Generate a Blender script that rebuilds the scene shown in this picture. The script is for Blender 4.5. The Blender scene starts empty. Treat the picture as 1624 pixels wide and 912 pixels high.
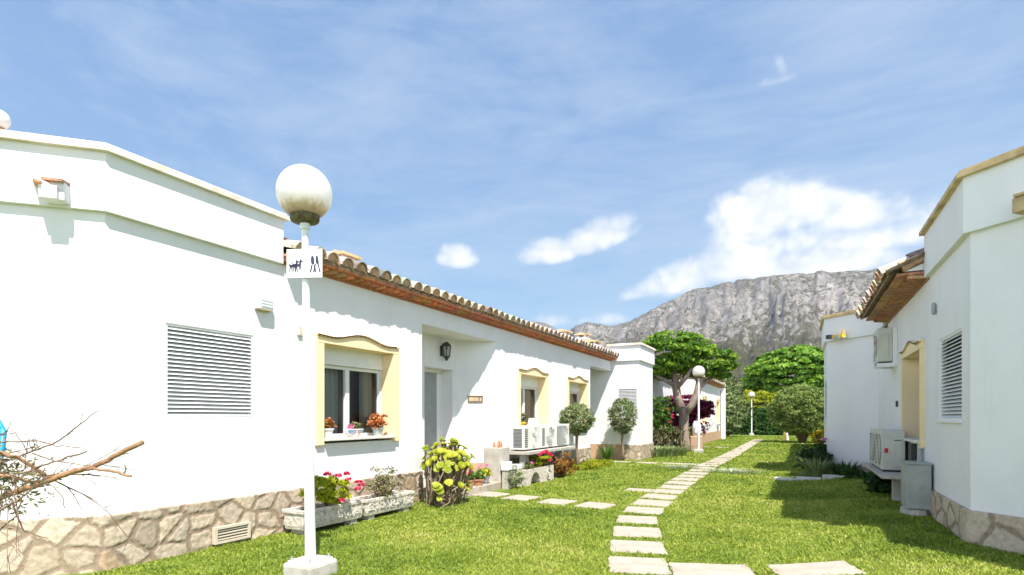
import bpy, bmesh, math, random
import numpy as np
from math import sin, cos, pi, radians, tan, atan2, sqrt
from mathutils import Vector, Matrix, noise as mnoise

random.seed(11); RNG = np.random.default_rng(11)
S = bpy.context.scene
COL = S.collection

# ------------------------------------------------------------------ helpers
class MB:
    """collects faces and links them as one mesh object"""
    def __init__(s): s.v = []; s.f = []; s.c = []; s.usec = False
    def add(s, vs, fs, col=None):
        o = len(s.v); s.v += [tuple(v) for v in vs]
        s.f += [tuple(i + o for i in f) for f in fs]
        if col is not None: s.usec = True
        s.c += [col if col is not None else (1, 1, 1)] * len(fs)
    def box(s, x0, x1, y0, y1, z0, z1, col=None, bev=0):
        vs = [(x0,y0,z0),(x1,y0,z0),(x1,y1,z0),(x0,y1,z0),(x0,y0,z1),(x1,y0,z1),(x1,y1,z1),(x0,y1,z1)]
        s.add(vs, [(3,2,1,0),(4,5,6,7),(0,1,5,4),(1,2,6,5),(2,3,7,6),(3,0,4,7)], col)
    def obox(s, c, u, w, h, du, dw, col=None):
        # oriented box: centre c, unit axes u,w,h and half sizes in du (3)
        c, u, w, h = map(Vector, (c, u, w, h)); a, b, d = du, dw[0], dw[1]
        vs = [c + u*sx*a + w*sy*b + h*sz*d for sz in (-1,1) for sy in (-1,1) for sx in (-1,1)]
        s.add(vs, [(0,2,3,1),(4,5,7,6),(0,1,5,4),(1,3,7,5),(3,2,6,7),(2,0,4,6)], col)
    def quad(s, a, b, c, d, col=None): s.add([a,b,c,d], [(0,1,2,3)], col)
    def prism(s, pts, ext, col=None):
        # planar polygon pts extruded by vector ext
        n = len(pts); e = Vector(ext)
        vs = [Vector(p) for p in pts] + [Vector(p) + e for p in pts]
        s.add(vs, [tuple(range(n))[::-1], tuple(range(n, 2*n))] + [(i, (i+1) % n, n+(i+1) % n, n+i) for i in range(n)], col)
    def tube(s, pts, rad, n=8, col=None, cap=True):
        pts = [Vector(p) for p in pts]
        if not hasattr(rad, '__len__'): rad = [rad]*len(pts)
        vs = []; fs = []; ref = None
        for i, p in enumerate(pts):
            t = (pts[min(i+1, len(pts)-1)] - pts[max(i-1, 0)]).normalized()
            if ref is None:
                ref = t.orthogonal().normalized()
            else:
                ref = (ref - t*ref.dot(t))
                ref = ref.normalized() if ref.length > 1e-5 else t.orthogonal().normalized()
            b = t.cross(ref)
            for k in range(n):
                a = 2*pi*k/n
                vs.append(p + (ref*cos(a) + b*sin(a))*rad[i])
        for i in range(len(pts)-1):
            for k in range(n):
                fs.append((i*n+k, i*n+(k+1) % n, (i+1)*n+(k+1) % n, (i+1)*n+k))
        if cap:
            fs.append(tuple(range(n))[::-1]); fs.append(tuple((len(pts)-1)*n+k for k in range(n)))
        s.add(vs, fs, col)
    def lathe(s, prof, c=(0,0,0), n=24, col=None, sx=1, sy=1):
        vs = []; fs = []
        for r, z in prof:
            for k in range(n):
                a = 2*pi*k/n; vs.append((c[0]+r*cos(a)*sx, c[1]+r*sin(a)*sy, c[2]+z))
        for i in range(len(prof)-1):
            for k in range(n):
                fs.append((i*n+k, i*n+(k+1) % n, (i+1)*n+(k+1) % n, (i+1)*n+k))
        s.add(vs, fs, col)
    def build(s, name, m, parent=None, smooth=False, bevel=0, loc=None):
        me = bpy.data.meshes.new(name)
        vs = s.v
        if loc is not None: vs = [(v[0]-loc[0], v[1]-loc[1], v[2]-loc[2]) for v in vs]
        me.from_pydata(vs, [], s.f); me.update()
        if s.usec:
            at = me.attributes.new('Col', 'FLOAT_COLOR', 'FACE')
            at.data.foreach_set('color', np.array([(c[0], c[1], c[2], 1) for c in s.c], dtype=np.float32).ravel())
        if smooth: me.polygons.foreach_set('use_smooth', [True]*len(me.polygons))
        return link(name, me, m, parent, bevel, loc)

def link(name, me, m, parent=None, bevel=0, loc=None):
    o = bpy.data.objects.new(name, me)
    if m is not None: me.materials.append(m)
    COL.objects.link(o)
    if loc is not None: o.location = loc
    if parent is not None: setparent(o, parent)
    if bevel:
        b = o.modifiers.new('bevel', 'BEVEL'); b.width = bevel; b.segments = 2; b.limit_method = 'ANGLE'; b.angle_limit = radians(40)
    return o
def setparent(o, p):
    # geometry is authored in world space; keep it there
    m = Matrix.Translation(world_loc(p))
    o.parent = p; o.matrix_parent_inverse = m.inverted()
def world_loc(o):
    l = Vector(o.location)
    while o.parent is not None:
        l = l + o.matrix_parent_inverse.translation; o = o.parent; l = l + Vector(o.location)
    return l
def thing(name, label, cat, loc=(0,0,0), group=None):
    o = bpy.data.objects.new(name, None); o.empty_display_size = .2; COL.objects.link(o); o.location = loc
    return tag(o, label, cat, group)
def tag(o, label, cat, group=None):
    o['label'] = label; o['category'] = cat
    if group: o['group'] = group
    return o
def npmesh(name, V, F, m, parent=None, fcol=None, vcol=None, smooth=False):
    """big numpy meshes: V (n,3), F (m,k)"""
    me = bpy.data.meshes.new(name); k = F.shape[1]
    me.vertices.add(len(V)); me.vertices.foreach_set('co', V.astype(np.float32).ravel())
    me.loops.add(F.size); me.loops.foreach_set('vertex_index', F.astype(np.int32).ravel())
    me.polygons.add(len(F)); me.polygons.foreach_set('loop_start', np.arange(0, F.size, k, dtype=np.int32))
    me.polygons.foreach_set('loop_total', np.full(len(F), k, dtype=np.int32))
    if smooth: me.polygons.foreach_set('use_smooth', np.ones(len(F), dtype=bool))
    me.update(calc_edges=True)
    if fcol is not None:
        at = me.attributes.new('Col', 'FLOAT_COLOR', 'FACE')
        at.data.foreach_set('color', np.c_[fcol, np.ones(len(fcol))].astype(np.float32).ravel())
    if vcol is not None:
        at = me.attributes.new('Col', 'FLOAT_COLOR', 'POINT')
        at.data.foreach_set('color', np.c_[vcol, np.ones(len(vcol))].astype(np.float32).ravel())
    return link(name, me, m, parent)

# numpy value noise
_T = RNG.random((256, 256))
def vnoise(x, y):
    xi = np.floor(x).astype(int); yi = np.floor(y).astype(int); fx = x-xi; fy = y-yi
    fx = fx*fx*(3-2*fx); fy = fy*fy*(3-2*fy)
    g = lambda a, b: _T[a & 255, b & 255]
    return (g(xi,yi)*(1-fx)+g(xi+1,yi)*fx)*(1-fy)+(g(xi,yi+1)*(1-fx)+g(xi+1,yi+1)*fx)*fy
def fbm(x, y, o=5):
    s = 0; a = .5
    for i in range(o): s = s+a*vnoise(x*2**i+17.3*i, y*2**i+9.1*i); a *= .5
    return s
def sstep(a, b, x):
    t = np.clip((x-a)/(b-a), 0, 1); return t*t*(3-2*t)

# ------------------------------------------------------------------ materials
def newmat(name):
    m = bpy.data.materials.new(name); m.use_nodes = True; nt = m.node_tree
    return m, nt, nt.nodes['Principled BSDF'], nt.nodes['Material Output']
def N(nt, t, **kw):
    n = nt.nodes.new(t)
    for k, v in kw.items():
        if k.startswith('i_'): n.inputs[k[2:].replace('_', ' ')].default_value = v
        else: setattr(n, k, v)
    return n
def ramp(nt, stops, interp='LINEAR'):
    r = nt.nodes.new('ShaderNodeValToRGB'); r.color_ramp.interpolation = interp
    el = r.color_ramp.elements
    while len(el) < len(stops): el.new(.5)
    for e, (p, c) in zip(el, stops): e.position = p; e.color = (c[0], c[1], c[2], 1)
    return r
def mat(name, c1, c2=None, scale=6, rough=.7, bump=0, bscale=60, spec=.3, metal=0, detail=4, stretch=None, dist=.01):
    m, nt, P, out = newmat(name)
    P.inputs['Roughness'].default_value = rough; P.inputs['Specular IOR Level'].default_value = spec
    P.inputs['Metallic'].default_value = metal
    tc = N(nt, 'ShaderNodeTexCoord'); src = tc.outputs['Object']
    if stretch:
        mp = N(nt, 'ShaderNodeMapping'); mp.inputs['Scale'].default_value = stretch
        nt.links.new(src, mp.inputs[0]); src = mp.outputs[0]
    if c2 is None: c2 = tuple(x*.86 for x in c1)
    n = N(nt, 'ShaderNodeTexNoise', i_Scale=scale, i_Detail=detail, i_Roughness=.6); nt.links.new(src, n.inputs['Vector'])
    r = ramp(nt, [(.36, c2), (.62, c1)]); nt.links.new(n.outputs['Fac'], r.inputs[0]); nt.links.new(r.outputs[0], P.inputs['Base Color'])
    if bump:
        n2 = N(nt, 'ShaderNodeTexNoise', i_Scale=bscale, i_Detail=3); nt.links.new(src, n2.inputs['Vector'])
        b = N(nt, 'ShaderNodeBump', i_Strength=bump, i_Distance=dist); nt.links.new(n2.outputs['Fac'], b.inputs['Height']); nt.links.new(b.outputs[0], P.inputs['Normal'])
    return m
def colmat(name, rough=.8, nscale=30, namt=.25, bump=.3, bscale=80, spec=.2, dist=.006):
    """colour from the mesh's own Col attribute times a little noise"""
    m, nt, P, out = newmat(name); P.inputs['Roughness'].default_value = rough; P.inputs['Specular IOR Level'].default_value = spec
    a = N(nt, 'ShaderNodeAttribute', attribute_name='Col'); tc = N(nt, 'ShaderNodeTexCoord')
    n = N(nt, 'ShaderNodeTexNoise', i_Scale=nscale, i_Detail=5, i_Roughness=.65); nt.links.new(tc.outputs['Object'], n.inputs['Vector'])
    r = ramp(nt, [(.3, (1-namt,)*3), (.7, (1+namt*.6,)*3)]); nt.links.new(n.outputs['Fac'], r.inputs[0])
    mx = N(nt, 'ShaderNodeMix', data_type='RGBA', blend_type='MULTIPLY'); mx.inputs['Factor'].default_value = 1
    nt.links.new(a.outputs['Color'], mx.inputs['A']); nt.links.new(r.outputs[0], mx.inputs['B']); nt.links.new(mx.outputs['Result'], P.inputs['Base Color'])
    if bump:
        n2 = N(nt, 'ShaderNodeTexNoise', i_Scale=bscale, i_Detail=4); nt.links.new(tc.outputs['Object'], n2.inputs['Vector'])
        b = N(nt, 'ShaderNodeBump', i_Strength=bump, i_Distance=dist); nt.links.new(n2.outputs['Fac'], b.inputs['Height']); nt.links.new(b.outputs[0], P.inputs['Normal'])
    return m
def leafmat(name, stops, trans=.35, rough=.5):
    """per-leaf random colour with light passing through"""
    m, nt, P, out = newmat(name); P.inputs['Roughness'].default_value = rough; P.inputs['Specular IOR Level'].default_value = .25
    a = N(nt, 'ShaderNodeAttribute', attribute_name='Col'); sep = N(nt, 'ShaderNodeSeparateColor'); nt.links.new(a.outputs['Color'], sep.inputs[0])
    r = ramp(nt, stops); nt.links.new(sep.outputs[0], r.inputs[0]); nt.links.new(r.outputs[0], P.inputs['Base Color'])
    t = N(nt, 'ShaderNodeBsdfTranslucent'); nt.links.new(r.outputs[0], t.inputs[0])
    mx = N(nt, 'ShaderNodeMixShader'); mx.inputs[0].default_value = trans
    nt.links.new(P.outputs[0], mx.inputs[1]); nt.links.new(t.outputs[0], mx.inputs[2]); nt.links.new(mx.outputs[0], out.inputs[0])
    return m

def stucco(name, base, dirt):
    m, nt, P, out = newmat(name); P.inputs['Roughness'].default_value = .9; P.inputs['Specular IOR Level'].default_value = .15
    tc = N(nt, 'ShaderNodeTexCoord'); mp = N(nt, 'ShaderNodeMapping'); mp.inputs['Scale'].default_value = (1.0, 1.0, .7)
    nt.links.new(tc.outputs['Object'], mp.inputs[0])
    n = N(nt, 'ShaderNodeTexNoise', i_Scale=1.6, i_Detail=7, i_Roughness=.62); nt.links.new(mp.outputs[0], n.inputs['Vector'])
    r = ramp(nt, [(.30, dirt), (.55, base)]); nt.links.new(n.outputs['Fac'], r.inputs[0]); nt.links.new(r.outputs[0], P.inputs['Base Color'])
    ms = N(nt, 'ShaderNodeMapping'); ms.inputs['Scale'].default_value = (7,7,.22); nt.links.new(tc.outputs['Object'], ms.inputs[0])
    n4 = N(nt, 'ShaderNodeTexNoise', i_Scale=1.0, i_Detail=5, i_Roughness=.6); nt.links.new(ms.outputs[0], n4.inputs['Vector'])
    rs = ramp(nt, [(.62, (1,1,1)), (.80, (.90,.885,.86))]); nt.links.new(n4.outputs['Fac'], rs.inputs[0])
    mm = N(nt, 'ShaderNodeMix', data_type='RGBA', blend_type='MULTIPLY'); mm.inputs['Factor'].default_value = 1; nt.links.new(r.outputs[0], mm.inputs['A']); nt.links.new(rs.outputs[0], mm.inputs['B']); nt.links.new(mm.outputs['Result'], P.inputs['Base Color'])
    n2 = N(nt, 'ShaderNodeTexNoise', i_Scale=45, i_Detail=5, i_Roughness=.7); nt.links.new(tc.outputs['Object'], n2.inputs['Vector'])
    n3 = N(nt, 'ShaderNodeTexNoise', i_Scale=2.2, i_Detail=3); nt.links.new(tc.outputs['Object'], n3.inputs['Vector'])
    b1 = N(nt, 'ShaderNodeBump', i_Strength=.35, i_Distance=.004); nt.links.new(n2.outputs['Fac'], b1.inputs['Height'])
    b2 = N(nt, 'ShaderNodeBump', i_Strength=.25, i_Distance=.03); nt.links.new(n3.outputs['Fac'], b2.inputs['Height']); nt.links.new(b1.outputs[0], b2.inputs['Normal'])
    nt.links.new(b2.outputs[0], P.inputs['Normal'])
    return m
M = {}
M['white'] = stucco('white_stucco', (.765,.748,.745), (.715,.70,.69))
M['pink'] = stucco('pinkish_stucco', (.74,.68,.66), (.66,.6,.58))
M['cream'] = mat('cream_paint', (.86,.68,.42), (.82,.64,.385), 3, .8, .2, 40)
M['coping'] = mat('ochre_coping', (.66,.50,.27), (.42,.30,.16), 5, .85, .3, 30)
M['copingw'] = mat('white_coping', (.78,.74,.68), (.62,.50,.38), 4, .85, .3, 30)
M['plinth'] = colmat('stone_cladding', .85, 22, .28, .5, 60)
M['terra'] = mat('terracotta_plinth', (.52,.34,.22), (.44,.28,.18), 5, .8, .2, 30)
M['tile'] = colmat('roof_tile', .85, 14, .55, .4, 50)
M['brickdark'] = mat('weathered_eave_brick', (.44,.22,.13), (.31,.145,.085), 9, .85, .3, 40)
M['brick'] = mat('eave_brick', (.56,.215,.11), (.40,.15,.075), 9, .8, .3, 40)
M['metalw'] = mat('white_metal', (.80,.80,.79), (.74,.74,.73), 4, .35, spec=.5)
M['pole'] = mat('pole_paint', (.80,.80,.79), (.70,.69,.66), 6, .3, spec=.5, stretch=(3,3,.6))
M['pvc'] = mat('white_plastic', (.78,.78,.76), (.74,.74,.72), 3, .4, spec=.5)
M['beigeplastic'] = mat('beige_plastic', (.62,.54,.42), (.56,.48,.37), 5, .6)
M['grey'] = mat('grey_paint', (.33,.34,.34), (.28,.29,.29), 5, .5)
M['greybox'] = mat('grey_weathered_box', (.38,.39,.36), (.30,.31,.28), 4, .6, .1, 30)
M['dark'] = mat('dark_metal', (.035,.035,.037), (.02,.02,.02), 8, .45, spec=.5)
M['acbody'] = mat('ac_enamel', (.74,.73,.69), (.66,.65,.60), 3, .4, spec=.5)
M['acbody2'] = mat('aged_ac_enamel', (.58,.57,.50), (.48,.47,.41), 3, .45, spec=.5)
M['acgrille'] = mat('ac_grille', (.12,.12,.12), (.08,.08,.08), 20, .5)
M['red'] = mat('red_badge', (.55,.02,.04), (.5,.02,.03), 6, .4)
M['concrete'] = mat('concrete', (.50,.46,.40), (.38,.35,.30), 7, .9, .4, 60)
M['palestone'] = mat('pale_stone_slab', (.44,.385,.31), (.35,.30,.24), 5, .9, .5, 45)
M['whitestone'] = mat('white_cast_stone', (.66,.60,.52), (.48,.42,.35), 14, .9, .9, 22, dist=.02)
M['kerb'] = mat('kerb_stone', (.62,.60,.56), (.5,.48,.45), 8, .9, .4, 50)
M['clay'] = mat('clay_pot', (.50,.24,.13), (.42,.19,.10), 9, .8)
M['bark'] = mat('bark', (.30,.22,.15), (.19,.14,.10), 7, .9, .8, 26, stretch=(3,3,.7), dist=.02)
M['shutback'] = mat('shutter_backing', (.34,.34,.345), (.3,.3,.3), 5, .7)
M['stem'] = mat('brown_stem', (.20,.14,.09), (.12,.085,.055), 12, .9, .5, 50)
M['twig'] = mat('cut_branch', (.36,.20,.10), (.23,.13,.075), 14, .8, .4, 70)
M['twig2'] = mat('dry_twig', (.24,.16,.11), (.15,.10,.07), 14, .85)
M['wood'] = mat('pale_wood', (.50,.40,.26), (.42,.33,.2), 10, .8)
M['curtain'] = mat('curtain_cloth', (.70,.70,.66), (.62,.62,.58), 3, .9, stretch=(1,30,.3))
M['inside'] = mat('room_interior', (.34,.29,.25), (.28,.24,.21), 2, .9)
M['blue'] = mat('blue_plastic', (.02,.30,.55), (.015,.24,.47), 6, .4, spec=.5)
M['yellow'] = mat('yellow_paint', (.80,.52,.03), (.7,.45,.03), 6, .5)
M['ink'] = mat('sign_ink', (.05,.05,.09), (.04,.04,.075), 30, .5)
M['signred'] = mat('sign_edge', (.6,.45,.42), (.5,.38,.36), 30, .5)
M['bluewhite'] = mat('glazed_white', (.74,.74,.74), (.68,.69,.72), 8, .25, spec=.5)
M['glazeblue'] = mat('glazed_blue', (.25,.36,.50), (.2,.3,.45), 8, .25, spec=.5)
M['glazeorange'] = mat('glazed_orange', (.72,.30,.16), (.66,.26,.14), 8, .25, spec=.5)
M['soil'] = mat('soil', (.09,.06,.04), (.06,.04,.03), 9, .95, .6, 30)
M['tileorange'] = M['clay']
M['yellowwood'] = mat('yellow_wood', (.62,.42,.12), (.5,.33,.1), 8, .7)
M['greyshut'] = mat('grey_shutter', (.62,.62,.62), (.56,.56,.56), 5, .5)
M['glazegrey'] = mat('glazed_grey', (.42,.45,.44), (.3,.33,.32), 40, .3, spec=.5)
M['darkglaze'] = mat('dark_glaze', (.06,.065,.07), (.5,.5,.5), 12, .3, spec=.5)
def glassmat():
    m, nt, P, out = newmat('window_glass')
    nt.nodes.remove(P)
    tr = N(nt, 'ShaderNodeBsdfTransparent'); tr.inputs[0].default_value = (.72,.76,.74,1)
    gl = N(nt, 'ShaderNodeBsdfGlossy'); gl.inputs['Roughness'].default_value = .02
    lw = N(nt, 'ShaderNodeFresnel'); lw.inputs[0].default_value = 1.5
    mx = N(nt, 'ShaderNodeMixShader'); nt.links.new(lw.outputs[0], mx.inputs[0]); nt.links.new(tr.outputs[0], mx.inputs[1]); nt.links.new(gl.outputs[0], mx.inputs[2])
    nt.links.new(mx.outputs[0], out.inputs[0]); return m
M['glass'] = glassmat()
def globemat():
    m, nt, P, out = newmat('globe_plastic'); P.inputs['Roughness'].default_value = .25; P.inputs['Specular IOR Level'].default_value = .5
    tc = N(nt, 'ShaderNodeTexCoord'); sep = N(nt, 'ShaderNodeSeparateXYZ'); nt.links.new(tc.outputs['Object'], sep.inputs[0])
    # dirt streaks that have run down towards the collar
    mp = N(nt, 'ShaderNodeMapping'); mp.inputs['Scale'].default_value = (26,26,2.5); nt.links.new(tc.outputs['Object'], mp.inputs[0])
    n = N(nt, 'ShaderNodeTexNoise', i_Scale=1.0, i_Detail=4, i_Roughness=.7); nt.links.new(mp.outputs[0], n.inputs['Vector'])
    ad = N(nt, 'ShaderNodeMath', operation='MULTIPLY_ADD'); ad.inputs[1].default_value = -.10; nt.links.new(n.outputs['Fac'], ad.inputs[0]); 
    s2 = N(nt, 'ShaderNodeMath', operation='ADD'); nt.links.new(sep.outputs[2], ad.inputs[2]); nt.links.new(ad.outputs[0], s2.inputs[0]); s2.inputs[1].default_value = .05
    r = ramp(nt, [(0, (.12,.085,.04)), (.5, (.52,.42,.26)), (.78, (.84,.80,.73)), (1, (.90,.88,.85))])
    mr = N(nt, 'ShaderNodeMapRange'); mr.inputs[1].default_value = -.235; mr.inputs[2].default_value = -.07; nt.links.new(s2.outputs[0], mr.inputs[0])
    nt.links.new(mr.outputs[0], r.inputs[0]); nt.links.new(r.outputs[0], P.inputs['Base Color'])
    t = N(nt, 'ShaderNodeBsdfTranslucent'); nt.links.new(r.outputs[0], t.inputs[0]); ms = N(nt, 'ShaderNodeMixShader'); ms.inputs[0].default_value = .62
    nt.links.new(P.outputs[0], ms.inputs[1]); nt.links.new(t.outputs[0], ms.inputs[2]); nt.links.new(ms.outputs[0], out.inputs[0])
    return m
M['globe'] = globemat()

G1 = lambda *s: [(i/(len(s)-1), c) for i, c in enumerate(s)]
L = {}
L['grass'] = leafmat('grass_blades', G1((.10,.175,.018),(.24,.32,.036),(.38,.43,.065),(.56,.51,.17)), .38, .45)
L['tree'] = leafmat('tree_leaves', G1((.035,.105,.012),(.13,.265,.02),(.33,.45,.035)), .35)
L['dome'] = leafmat('dome_leaves', G1((.04,.12,.012),(.14,.28,.02),(.28,.42,.04)), .3)
L['olive'] = leafmat('grey_green_leaves', G1((.08,.12,.035),(.20,.26,.09),(.40,.45,.22)), .25)
L['shrub'] = leafmat('shrub_leaves', G1((.07,.13,.02),(.24,.33,.07),(.48,.53,.20)), .3)
L['hedge'] = leafmat('hedge_leaves', G1((.012,.04,.008),(.03,.085,.012),(.10,.20,.02)), .25)
L['lime'] = leafmat('yellow_green_leaves', G1((.18,.24,.01),(.40,.44,.02),(.55,.52,.05)), .4)
L['aeonium'] = leafmat('aeonium_leaves', G1((.15,.21,.01),(.33,.38,.02),(.54,.52,.07)), .3, .4)
L['mid'] = leafmat('mid_green_leaves', G1((.04,.10,.015),(.10,.21,.03),(.22,.33,.06)), .35)
L['dry'] = leafmat('dry_leaves', G1((.12,.11,.05),(.24,.22,.10),(.36,.33,.18)), .25)
L['rust'] = leafmat('rusty_leaves', G1((.16,.07,.02),(.36,.14,.03),(.40,.26,.06)), .3)
L['orangefl'] = leafmat('orange_petals', G1((.34,.09,.02),(.60,.20,.06),(.66,.36,.18)), .35)
L['redfl'] = leafmat('red_petals', G1((.50,.005,.03),(.70,.02,.08),(.80,.08,.24)), .35)
L['pinkfl'] = leafmat('pink_petals', G1((.65,.10,.25),(.78,.25,.42),(.85,.5,.6)), .35)
L['boug'] = leafmat('bougainvillea_bracts', G1((.05,.012,.025),(.14,.015,.06),(.40,.04,.18)), .35)
L['pale'] = leafmat('pale_leaves', G1((.22,.27,.14),(.40,.44,.28),(.58,.58,.46)), .3)
L['yellowfl'] = leafmat('yellow_petals', G1((.35,.28,.01),(.6,.45,.02),(.7,.55,.05)), .35)
L['darkleaf'] = leafmat('dark_leaves', G1((.015,.04,.01),(.03,.075,.015),(.07,.13,.03)), .25)

# ------------------------------------------------------------------ foliage builders (numpy)
def leaf_arrays(C, Nn, size, aspect=.5, jit=.8, seed=None):
    """a folded diamond (two triangles) per leaf"""
    n = len(C); d = RNG.normal(size=(n,3))*jit + Nn
    d /= np.linalg.norm(d, axis=1, keepdims=True)+1e-9                     # leaf normal
    r = RNG.normal(size=(n,3)); u = r - d*np.sum(r*d, 1, keepdims=True); u /= np.linalg.norm(u, axis=1, keepdims=True)+1e-9
    w = np.cross(d, u)
    s = size*(.6+.8*RNG.random((n,1)))
    droop = d*s*.18
    a = C - u*s*.5; b = C + u*s*.5 - droop; p = C + w*s*aspect*.5 + droop*.6; q = C - w*s*aspect*.5 + droop*.6
    V = np.stack([a, p, b, q], 1).reshape(-1,3)
    i = np.arange(n)*4
    F = np.concatenate([np.stack([i, i+1, i+2], 1), np.stack([i, i+2, i+3], 1)])
    return V, F
def foliage(name, m, parent, C, Nn, size, aspect=.5, jit=.8, shade=None):
    V, F = leaf_arrays(C, Nn, size, aspect, jit); n = len(C)
    c = RNG.random(n) if shade is None else np.clip(shade + RNG.normal(size=n)*.15, 0, 1)
    c = np.concatenate([c, c])
    return npmesh(name, V, F, m, parent, fcol=np.stack([c, c, c], 1))
def clumps(center, rad, nclump, cr, per, shell=.55, zmin=None, seed=0, flat=1.0):
    """points gathered into clumps spread through an ellipsoid; returns points, outward normals, per-clump tint"""
    rg = np.random.default_rng(seed)
    d = rg.normal(size=(nclump,3)); d /= np.linalg.norm(d, axis=1, keepdims=True)
    rr = (shell + (1-shell)*rg.random((nclump,1)))
    cc = d*rr*np.array(rad)
    P = []; Q = []; T = []
    for k in range(nclump):
        e = rg.normal(size=(per,3)); e /= np.linalg.norm(e, axis=1, keepdims=True)
        e[:,2] = np.abs(e[:,2])*.8 - .15
        r = cr*(.6+.7*rg.random())*(.75+.25*rg.random((per,1)))
        p = cc[k] + e*r*np.array([1,1,flat])
        P.append(p); Q.append(e + d[k]*.7); T.append(np.full(per, .2+.6*rg.random()))
    P = np.concatenate(P) + np.array(center); Q = np.concatenate(Q); T = np.concatenate(T)
    if zmin is not None:
        k = P[:,2] > zmin; P, Q, T = P[k], Q[k], T[k]
    Q /= np.linalg.norm(Q, axis=1, keepdims=True)+1e-9
    return P, Q, T
def flowers(name, m, parent, pts, r, n=26, size=.03):
    for p in pts:                                                     # every flower head is a part of its own
        e = RNG.normal(size=(n,3)); e /= np.linalg.norm(e, axis=1, keepdims=True); e[:,2] = np.abs(e[:,2])*.9-.25
        foliage('flower_head', m, parent, np.array(p) + e*r*(.45+.55*RNG.random((n,1)))*np.array([1,1,.8]), e, size*.8, .8, .5, np.clip(RNG.normal(.5,.25,n),0,1))
def blades(name, m, parent, base, rad, hgt, n, width, lean=.6):
    """strap leaves that rise from the ground and arch outwards"""
    a = RNG.uniform(0, 2*pi, n); r = np.sqrt(RNG.random(n)); b = np.array(base)+np.stack([np.cos(a)*r*rad[0]*.5, np.sin(a)*r*rad[1]*.5, 0*a], 1)
    h = hgt*RNG.uniform(.5,1.1,n); o = np.stack([np.cos(a), np.sin(a), 0*a], 1); s = np.stack([-np.sin(a), np.cos(a), 0*a], 1)*(width*RNG.uniform(.6,1.2,n))[:,None]; L_ = (lean*h*RNG.uniform(.3,1.3,n))[:,None]
    up = np.array([0,0,1.])*h[:,None]; m1 = b+up*.55+o*L_*.35; tip = b+up*.92+o*L_
    V = np.stack([b-s*.6, b+s*.6, m1+s, m1-s, tip], 1).reshape(-1,3); i = np.arange(n)*5
    F = np.concatenate([np.stack([i,i+1,i+2],1), np.stack([i,i+2,i+3],1), np.stack([i+3,i+2,i+4],1)]); c = np.clip(RNG.normal(.5,.22,n),0,1); c = np.concatenate([c,c,c])
    return npmesh(name, V, F, m, parent, fcol=np.stack([c]*3,1))
def stems(name, parent, base, tips, r0, r1, m='stem', n=5, sag=.0):
    mb = MB(); b = Vector(base)
    for t in tips:
        t = Vector(t); mid = b.lerp(t, .5) + Vector((random.uniform(-1,1), random.uniform(-1,1), random.uniform(-.3,.6)))*(t-b).length*.10
        mb.tube([b + Vector((random.uniform(-1,1), random.uniform(-1,1), 0))*r0*1.5, mid, t], [r0, (r0+r1)/2, r1], n)
    return mb.build(name, M[m], parent, smooth=True)
# ------------------------------------------------------------------ camera, sun, sky
F_PX, CX, CY, H = 902.0, 812.0, 662.0, 1.4
YAW = atan2(458, 902)
cam = bpy.data.cameras.new('camera'); co = bpy.data.objects.new('camera', cam); COL.objects.link(co)
cam.sensor_width = 36; cam.lens = 36*F_PX/1624; cam.shift_y = (CY-456)/1624; cam.clip_start = .05; cam.clip_end = 9000
co.location = (0,0,H); co.rotation_euler = (pi/2, 0, YAW); S.camera = co
SUN = Vector((.43,-.475,1)).normalized()
el = math.asin(SUN.z); az = atan2(SUN.x, SUN.y)
sl = bpy.data.lights.new('sun', 'SUN'); sl.energy = 3.9; sl.angle = radians(.53); sl.color = (1,.955,.89)
so = bpy.data.objects.new('sun', sl); COL.objects.link(so); so.rotation_euler = SUN.to_track_quat('Z','Y').to_euler(); so.location = (20,-26,50)

W = bpy.data.worlds.new('World'); S.world = W; W.use_nodes = True; nt = W.node_tree
bg = nt.nodes['Background']; bg.inputs['Strength'].default_value = .13
sky = N(nt, 'ShaderNodeTexSky', sky_type='NISHITA', sun_disc=False, sun_elevation=el, sun_rotation=az, altitude=50, air_density=1.0, dust_density=.6, ozone_density=1.6)
tc = N(nt, 'ShaderNodeTexCoord'); DIR = tc.outputs['Generated']
def mth(op, a, b=None, c=None, clamp=False):
    n = N(nt, 'ShaderNodeMath', operation=op); n.use_clamp = clamp
    for i, x in enumerate((a, b, c)):
        if x is None: continue
        if isinstance(x, (int, float)): n.inputs[i].default_value = x
        else: nt.links.new(x, n.inputs[i])
    return n.outputs[0]
def dotv(v):
    n = N(nt, 'ShaderNodeVectorMath', operation='DOT_PRODUCT'); nt.links.new(DIR, n.inputs[0]); n.inputs[1].default_value = v; return n.outputs['Value']
def sdir(az_deg, el_deg):   # compass angle from +Y towards +X, height
    a, e = radians(az_deg), radians(el_deg); return Vector((sin(a)*cos(e), cos(a)*cos(e), sin(e)))
def wnoise(scale, detail, stretch=(1,1,1), rough=.55, dist=0.0):
    mp = N(nt, 'ShaderNodeMapping'); mp.inputs['Scale'].default_value = stretch; nt.links.new(DIR, mp.inputs[0])
    n = N(nt, 'ShaderNodeTexNoise', i_Scale=scale, i_Detail=detail, i_Roughness=rough, i_Distortion=dist); nt.links.new(mp.outputs[0], n.inputs['Vector']); return n.outputs['Fac']
def wvor(scale, stretch=(1,1,1.15)):
    mp = N(nt, 'ShaderNodeMapping'); mp.inputs['Scale'].default_value = stretch; nt.links.new(warp, mp.inputs[0])
    n = N(nt, 'ShaderNodeTexVoronoi', feature='F1', i_Scale=scale); nt.links.new(mp.outputs[0], n.inputs['Vector']); return n.outputs['Distance']
wn = N(nt, 'ShaderNodeTexNoise', i_Scale=20, i_Detail=4); nt.links.new(DIR, wn.inputs['Vector'])
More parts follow.
